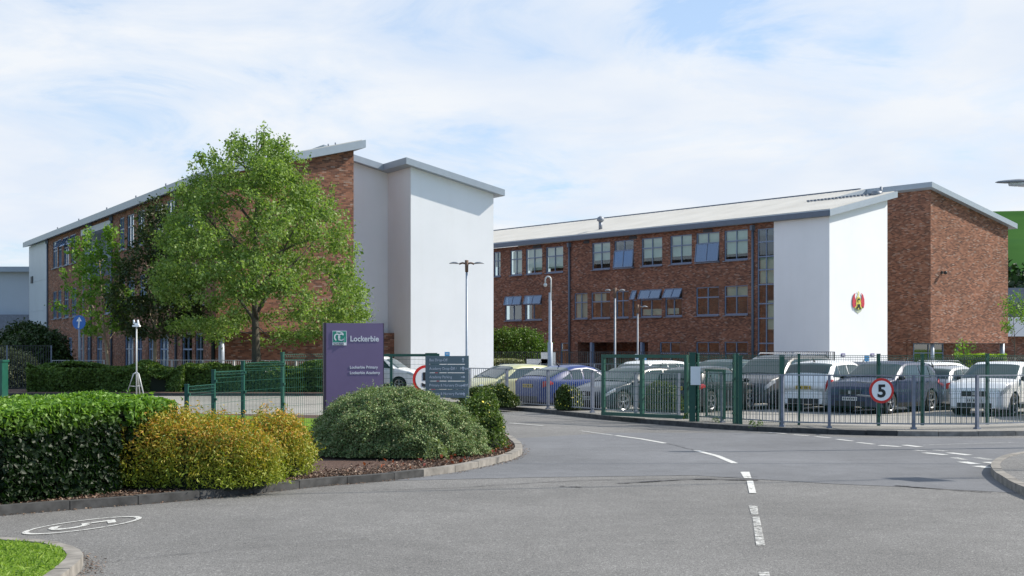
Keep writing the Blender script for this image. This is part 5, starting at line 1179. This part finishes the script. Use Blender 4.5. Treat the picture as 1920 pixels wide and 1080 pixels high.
def build_car(name, label, kind, col, loc, ang, paintmat=None, rails=False, plate_rear='plate_y', group=None, stripe=False, scale=1.0, plate_front='plate_w'):
    D = CAR[kind]; L, W, H = D['L'], D['W'], D['H']; t = thing(name, label, 'car', (loc[0], loc[1], loc[2] if len(loc) > 2 else .012), ang, group)
    t.scale = (scale,)*3
    pm = M.get('car_'+col) if paintmat is None else paintmat
    X = np.array([p[0] for p in D['top']]); Zt = np.array([p[1] for p in D['top']]); hw = W/2; wr, r_in, rt, rb = D['cab']; belt = D['belt']; rw = .33; ra = .395
    # the car is built nose at +x, centred: x = L/2 - s
    rowsz = [.20, .27, .36, .45, .54, .63, .71, .78]
    def ring(s):
        zt = float(np.interp(s, X, Zt)); e = min(s, L-s); tp = 1-.24*math.exp(-e/.16)-.05*math.exp(-e/.6); w_ = hw*tp; zb = .20+.06*math.exp(-e/.2); zs = min(belt-.02*(s > L*.5), zt-.05)
        o = [(w_*.82, zb-.02)]
        for k, z in enumerate(rowsz): zz = zb+(zs-.06-zb)*k/(len(rowsz)-1); o.append((w_*(.955+.045*math.sin(min(1, (k+.6)/5)*math.pi/2)), zz))
        o.append((w_*.985, zs))
        cabf = max(0, min(1, (zt-belt)/(H-belt))) if zt > belt else 0; we = w_*(.95-.17*cabf)
        o.append((we+.015*cabf, max(zs+.01, zt-.05-.05*cabf))); o.append((we*.93, zt-.015-.01*cabf)); o.append((we*.6, zt-.004)); o.append((0, zt+.006)); return o
    ss = sorted(set([round(x, 3) for x in list(np.arange(0, L+.001, .055))]+[.02, .05, L-.02, L-.05, L])); ss = [s for s in ss if s <= L]
    rings = [ring(s) for s in ss]; nr_ = len(rings[0]); full = 2*nr_-1
    m = MB(); vs_ = []
    for s, r in zip(ss, rings):
        for (y, z) in r: vs_.append([L/2-s, y, z])
        for (y, z) in reversed(r[:-1]): vs_.append([L/2-s, -y, z])
    wx = [L/2-x for x in D['wb']]
    def dist(v): return min(math.hypot(v[0]-x, v[2]-rw) for x in wx)
    side = set(range(0, 10)) | set(range(full-10, full))
    ind = [dist(v) < ra and (i % full) in side for i, v in enumerate(vs_)]; fs_ = []
    for i in range(len(ss)-1):
        for k in range(full-1):
            f_ = (i*full+k, i*full+k+1, (i+1)*full+k+1, (i+1)*full+k)
            if all(ind[j] for j in f_): continue
            fs_.append(f_)
    used = {j for f_ in fs_ for j in f_}
    for j in used:
        if ind[j]:
            v = vs_[j]; x = min(wx, key=lambda q: math.hypot(v[0]-q, v[2]-rw)); d = math.hypot(v[0]-x, v[2]-rw)+1e-6
            v[0] = x+(v[0]-x)*ra/d; v[2] = rw+(v[2]-rw)*ra/d
    m.add(vs_, fs_, True); m.add([vs_[k] for k in range(full)], [tuple(range(full))]); m.add([vs_[len(vs_)-full+k] for k in range(full)], [tuple(reversed(range(full)))])
    body = m.build('body', pm, t)
    def surf(s, q, sd_, off=.012):             # q: 0..nr_-1 row position, sd_ side sign
        r = ring(s); k = min(int(q), nr_-2); f_ = q-k; y = r[k][0]*(1-f_)+r[k+1][0]*f_; z = r[k][1]*(1-f_)+r[k+1][1]*f_
        ln_ = math.hypot(y, (z-.55)) or 1; return (L/2-s+(off if s < .3 else (-off if s > L-.3 else 0)), sd_*(y+off*y/ln_*1.2), z+off*(z-.55)/ln_)
    def patch(name_, mat_, quad, sides=(1, -1), n=6, off=.012, parent=body):
        """quad: ((s,q) x4) on the side surface"""
        for sd_ in sides:
            mm = MB(); g = []
            for i in range(n+1):
                for j in range(n+1):
                    a, b2 = i/n, j/n; s = (quad[0][0]*(1-a)+quad[1][0]*a)*(1-b2)+(quad[3][0]*(1-a)+quad[2][0]*a)*b2; q = (quad[0][1]*(1-a)+quad[1][1]*a)*(1-b2)+(quad[3][1]*(1-a)+quad[2][1]*a)*b2
                    g.append(surf(s, q, sd_, off))
            mm.add(g, [(i*(n+1)+j, (i+1)*(n+1)+j, (i+1)*(n+1)+j+1, i*(n+1)+j+1) for i in range(n) for j in range(n)], True); mm.build(name_, mat_, parent)
    def across(name_, mat_, s0, s1, q0, off=.012, n=10):   # windscreen / rear window: whole width between rows q0
        mm = MB(); g = []; qs = [q0+(nr_-1-q0)*j/n for j in range(n+1)]
        row_ = [(q, 1) for q in qs]+[(q, -1) for q in reversed(qs[:-1])]
        for i in range(7):
            s = s0+(s1-s0)*i/6
            for q, sd_ in row_: p = surf(s, q, sd_, off); g.append((p[0]+(off*.6 if s0 < L/2 else -off*.6), p[1], p[2]+off*.5))
        w_ = len(row_); mm.add(g, [(i*w_+j, (i+1)*w_+j, (i+1)*w_+j+1, i*w_+j+1) for i in range(6) for j in range(w_-1)], True); mm.build(name_, mat_, body)
    gm = M['car_glass_dark']
    across('windscreen', gm, wr+.06, r_in-.03, 10.35); across('rear_window', gm, rt+.05, rb-.06, 10.35)
    mid = (r_in+rt)/2+.05; q0, q1 = 9.12, 9.93
    patch('side_window', gm, ((wr+.34, q0), (mid-.05, q0), (mid-.05, q1), (r_in+.12, q1)))
    e2 = rt+(rb-rt)*.35; m2 = mid+(e2-mid)*.58
    patch('side_window', gm, ((mid+.03, q0), (m2, q0), (m2, q1), (mid+.03, q1)))
    patch('side_window', gm, ((m2+.05, q0), (e2+.12, q0+.12), (rt-.10, q1), (m2+.05, q1)))
    for sx in (mid-.01, m2+.025, wr+.30): patch('door_seam', M['plastic'], ((sx-.006, 1.5), (sx+.006, 1.5), (sx+.006, 8.9), (sx-.006, 8.9)), n=5, off=.004)
    patch('sill_trim', M['plastic'], ((D['wb'][0]+.42, .8), (D['wb'][1]-.42, .8), (D['wb'][1]-.42, 2.2), (D['wb'][0]+.42, 2.2)), n=3, off=.008)
    for sx in (mid-.2, m2-.12): patch('door_handle', pm, ((sx-.09, 7.6), (sx+.06, 7.6), (sx+.06, 8.0), (sx-.09, 8.0)), n=2, off=.035)
    patch('headlight', M['lamp_clear'], ((.06, 6.2), (.50, 7.4), (.46, 8.8), (.08, 8.0)), off=.014)
    patch('tail_light', M['lamp_red'], ((L-.42, 7.6), (L-.05, 6.4), (L-.06, 8.8), (L-.30, 9.0)), off=.014)
    # front: grille, lower intake, plate; rear: plate, bumper trim
    r0 = ring(.02); w0 = r0[5][0]; m = MB(); m.box((L/2+.004, 0, .62*H/1.5), (.03, w0*1.1, .15)); m.build('grille', M['plastic'], body)
    m = MB(); m.box((L/2+.004, 0, .32), (.03, w0*1.5, .13)); m.build('lower_intake', M['plastic'], body)
    m = MB(); m.box((L/2+.02, 0, .46), (.015, .50, .11)); pl = m.build('number_plate', M[plate_front], body)
    m = MB()
    for k in range(7): m.box((L/2+.0295, -.2+k*.065+(k > 3)*.02, .46), (.004, .03, .06))
    m.build('plate_marks', M['black'], body)
    m = MB(); m.box((L/2+.02, 0, .62*H/1.5), (.012, .10, .09)); m.build('badge', M['rim'], body)
    m = MB(); m.box((-L/2-.006, 0, .75), (.02, .50, .11)); m.build('number_plate', M[plate_rear], body)
    m = MB()
    for k in range(7): m.box((-L/2-.018, -.2+k*.065+(k > 3)*.02, .75), (.004, .03, .06))
    m.build('plate_marks', M['black'], body)
    m = MB(); m.box((-L/2+.0, 0, .33), (.05, w0*1.55, .16)); m.build('bumper_trim', M['plastic'], body)
    for sd_ in (1, -1):
        m = MB(); m.sphere((L/2-wr-.28, sd_*(hw+.08), belt+.06), .1, 10, 7, (.6, 1.1, .75)); m.bar((L/2-wr-.28, sd_*(hw-.06), belt), (L/2-wr-.28, sd_*(hw+.02), belt+.03), .04); m.build('mirror', pm if kind != 'suv' else M['plastic'], body)
        if rails: m = MB(); m.tube([(L/2-r_in-.35, sd_*hw*.70, H-.05), (L/2-r_in-.5, sd_*hw*.70, H+.045), (L/2-rt+.1, sd_*hw*.70, H+.03), (L/2-rt-.05, sd_*hw*.70, H-.06)], .018, 6); m.build('roof_rail', M['galv'], body)
        if stripe: patch('red_stripe', M['red'], ((.9, 7.0), (L-.5, 7.0), (L-.5, 8.2), (.9, 8.2)), sides=(sd_,), off=.01)
    m = MB(); m.tube([(L/2-rt+.15, 0, H-.06), (L/2-rt+.02, 0, H+.09)], [.03, .012], 6); m.build('aerial', M['plastic'], body)
    m = MB(); m.box((0, 0, .30), (L*.93, W*.74, .16)); m.build('underbody', M['plastic'], t)
    for x in wx:
        for sd_ in (1, -1):
            m = MB(); y0 = sd_*(hw-.235); n = 28; prof = [(.20, 0), (.30, 0), (rw, .03), (rw, .19), (.31, .215), (.225, .205)]
            vs_ = []; fs_ = []
            for (r, dy_) in prof:
                for q in range(n): a_2 = 2*math.pi*q/n; vs_.append((x+math.cos(a_2)*r, y0+sd_*dy_, rw+math.sin(a_2)*r))
            for i in range(len(prof)-1):
                for q in range(n): fs_.append((i*n+q, i*n+(q+1) % n, (i+1)*n+(q+1) % n, (i+1)*n+q))
            m.add(vs_, fs_, True); wh = m.build('wheel', M['tyre'], t)
            m = MB(); yb = y0+sd_*.15
            m.add([(x+math.cos(2*math.pi*q/n)*.225, yb, rw+math.sin(2*math.pi*q/n)*.225) for q in range(n)], [tuple(range(n))]); m.build('brake_disc', M['plastic'], wh)
            m = MB()
            for i, (ra_, rb_) in enumerate(((.228, .205),)):
                for q in range(n):
                    a0, a1 = 2*math.pi*q/n, 2*math.pi*(q+1)/n
                    m.face([(x+math.cos(a)*r, y0+sd_*d_, rw+math.sin(a)*r) for a, r, d_ in ((a0, .232, .208), (a1, .232, .208), (a1, .200, .19), (a0, .200, .19))])
            for q in range(5):
                for dq in (-.13, .13):
                    a_2 = 2*math.pi*q/5+.3; m.bar((x+math.cos(a_2)*.03, y0+sd_*.185, rw+math.sin(a_2)*.03), (x+math.cos(a_2+dq)*.215, y0+sd_*.198, rw+math.sin(a_2+dq)*.215), .028, .02)
            m.sphere((x, y0+sd_*.185, rw), .045, 8, 6, (1, .5, 1)); m.build('rim', M['rim'], wh)
            m = MB(); nn = 16                # dark wheel arch liner
            for q in range(nn):
                a0, a1 = math.pi*q/nn-.15, math.pi*(q+1)/nn-.15+.02
                m.face([(x+math.cos(a)*(ra+.012), y, rw+math.sin(a)*(ra+.012)) for a, y in ((a0, sd_*(hw-.02)), (a1, sd_*(hw-.02)), (a1, sd_*(hw-.36)), (a0, sd_*(hw-.36)))])
            m.build('arch_liner', M['plastic'], body)
            m = MB(); m.add([(x+math.cos(2*math.pi*q/n)*(ra+.01), sd_*(hw-.36), rw+math.sin(2*math.pi*q/n)*(ra+.01)) for q in range(n)], [tuple(range(n))]); m.build('arch_liner', M['plastic'], body)
    return t
def cpaint(key, col, metal=.3):
    m, t, b = newmat('car_paint_'+key); b.inputs['Base Color'].default_value = (*col, 1); b.inputs['Metallic'].default_value = metal; b.inputs['Roughness'].default_value = .32
    b.inputs['Coat Weight'].default_value = .45; b.inputs['Coat Roughness'].default_value = .03; b.inputs['Specular IOR Level'].default_value = .3; M['car_'+key] = m
for k_, c_, me_ in (('lime', (.50, .50, .29), .25), ('blue', (.012, .035, .16), 0), ('slate', (.022, .034, .05), 0), ('white', (.78, .79, .80), 0), ('grey', (.085, .085, .09), .1), ('bmw', (.02, .032, .075), .1),
                    ('teal', (.03, .06, .065), .3), ('silver', (.42, .43, .45), .6), ('black', (.018, .02, .024), .2), ('darkblue', (.012, .022, .05), 0), ('midgrey', (.14, .15, .16), .2)): cpaint(k_, c_, me_)
m_, t_, b_ = newmat('car_window'); b_.inputs['Base Color'].default_value = (.03, .055, .06, 1); b_.inputs['Roughness'].default_value = .03; b_.inputs['Specular IOR Level'].default_value = .6; M['car_glass_dark'] = m_
A_ = R(230); B_ = R(52)                        # nose towards the camera / tail towards the camera
cars = [
 ('hatchback', 'yellow green hatchback parked nose to the left behind the flowering shrubs', 'hatch', 'lime', ((952-960)/F*49.5, 49.5), R(212), {}),
 ('parked_car', 'blue sloping roofed car seen from behind, between the yellow green and the dark hatchback', 'coupe', 'blue', (2.2, 47.8), R(38), {}),
 ('hatchback', 'dark slate hatchback behind the green sliding gate, nose to the left', 'hatch', 'slate', (3.75, 44.6), R(220), dict(rails=True)),
 ('parked_car', 'white car with a red stripe behind the dark slate hatchback', 'mpv', 'white', (5.0, 53.5), R(228), dict(stripe=True, scale=.86)),
 ('parked_car', 'black hatchback with red tail lamps behind the white notice', 'hatch', 'black', (6.25, 45.2), B_, {}),
 ('parked_car', 'dark teal car nose on between the green posts', 'suv', 'teal', (7.45, 50.4), A_, {}),
 ('parked_car', 'silver car far back behind the pedestrian gate', 'hatch', 'silver', (7.6, 57), A_, {}),
 ('people_carrier', 'large grey people carrier parked nose to the left', 'mpv', 'grey', (9.05, 47.9), R(229), dict(rails=True)),
 ('parked_car', 'white car with a yellow number plate seen from behind, right of the grey people carrier', 'suv', 'white', (10.35, 45.9), B_, dict(rails=False)),
 ('hatchback', 'dark blue hatchback behind the 5 sign, nose to the left', 'suv', 'bmw', (11.6, 44.2), R(226), {}),
 ('parked_car', 'dark car roof far back behind the white car', 'hatch', 'darkblue', (13.6, 57.5), A_, {}),
 ('parked_car', 'black car roof just behind the dark blue hatchback', 'suv', 'black', (14.6, 55.0), A_, dict(scale=.93)),
 ('parked_car', 'white estate with roof rails far back left of the lime hedge', 'suv', 'white', (16.85, 58), R(205), dict(rails=True, scale=.9)),
 ('hatchback', 'silver hatchback seen from behind, left of the white front facing car', 'hatch', 'silver', (14.4, 47.0), B_, {}),
 ('parked_car', 'white car facing the camera in front of the lime hedge', 'suv', 'white', (14.7, 42.9), R(232), {}),
 ('parked_car', 'dark grey car far back below the lime hedge', 'hatch', 'darkblue', (20.2, 59.5), A_, {}),
 ('parked_car', 'silver car far back at the right edge', 'hatch', 'silver', (22.4, 60), A_, {}),
 ('parked_car', 'dark car cut by the right edge', 'hatch', 'darkblue', (15.95, 40.4), R(240), {}),
 ('estate_car', 'grey estate car behind the mesh fence, right of the maple trunk', 'coupe', 'midgrey', ((588-960)/F*66.2, 66.2), R(188), {}),
 ('parked_car', 'dark car low behind the hedge, left of the purple sign', 'hatch', 'teal', ((640-960)/F*63.6, 63.6), R(185), dict(scale=.9)),
 ('white_van', 'white van right of the purple sign behind the green gate', 'mpv', 'white', ((706-960)/F*67, 67), R(-12), dict(scale=.92)),
]
for nm, lb, kd, cl_, lc, an, kw in cars: build_car(nm, lb, kd, cl_, lc, an, **kw)
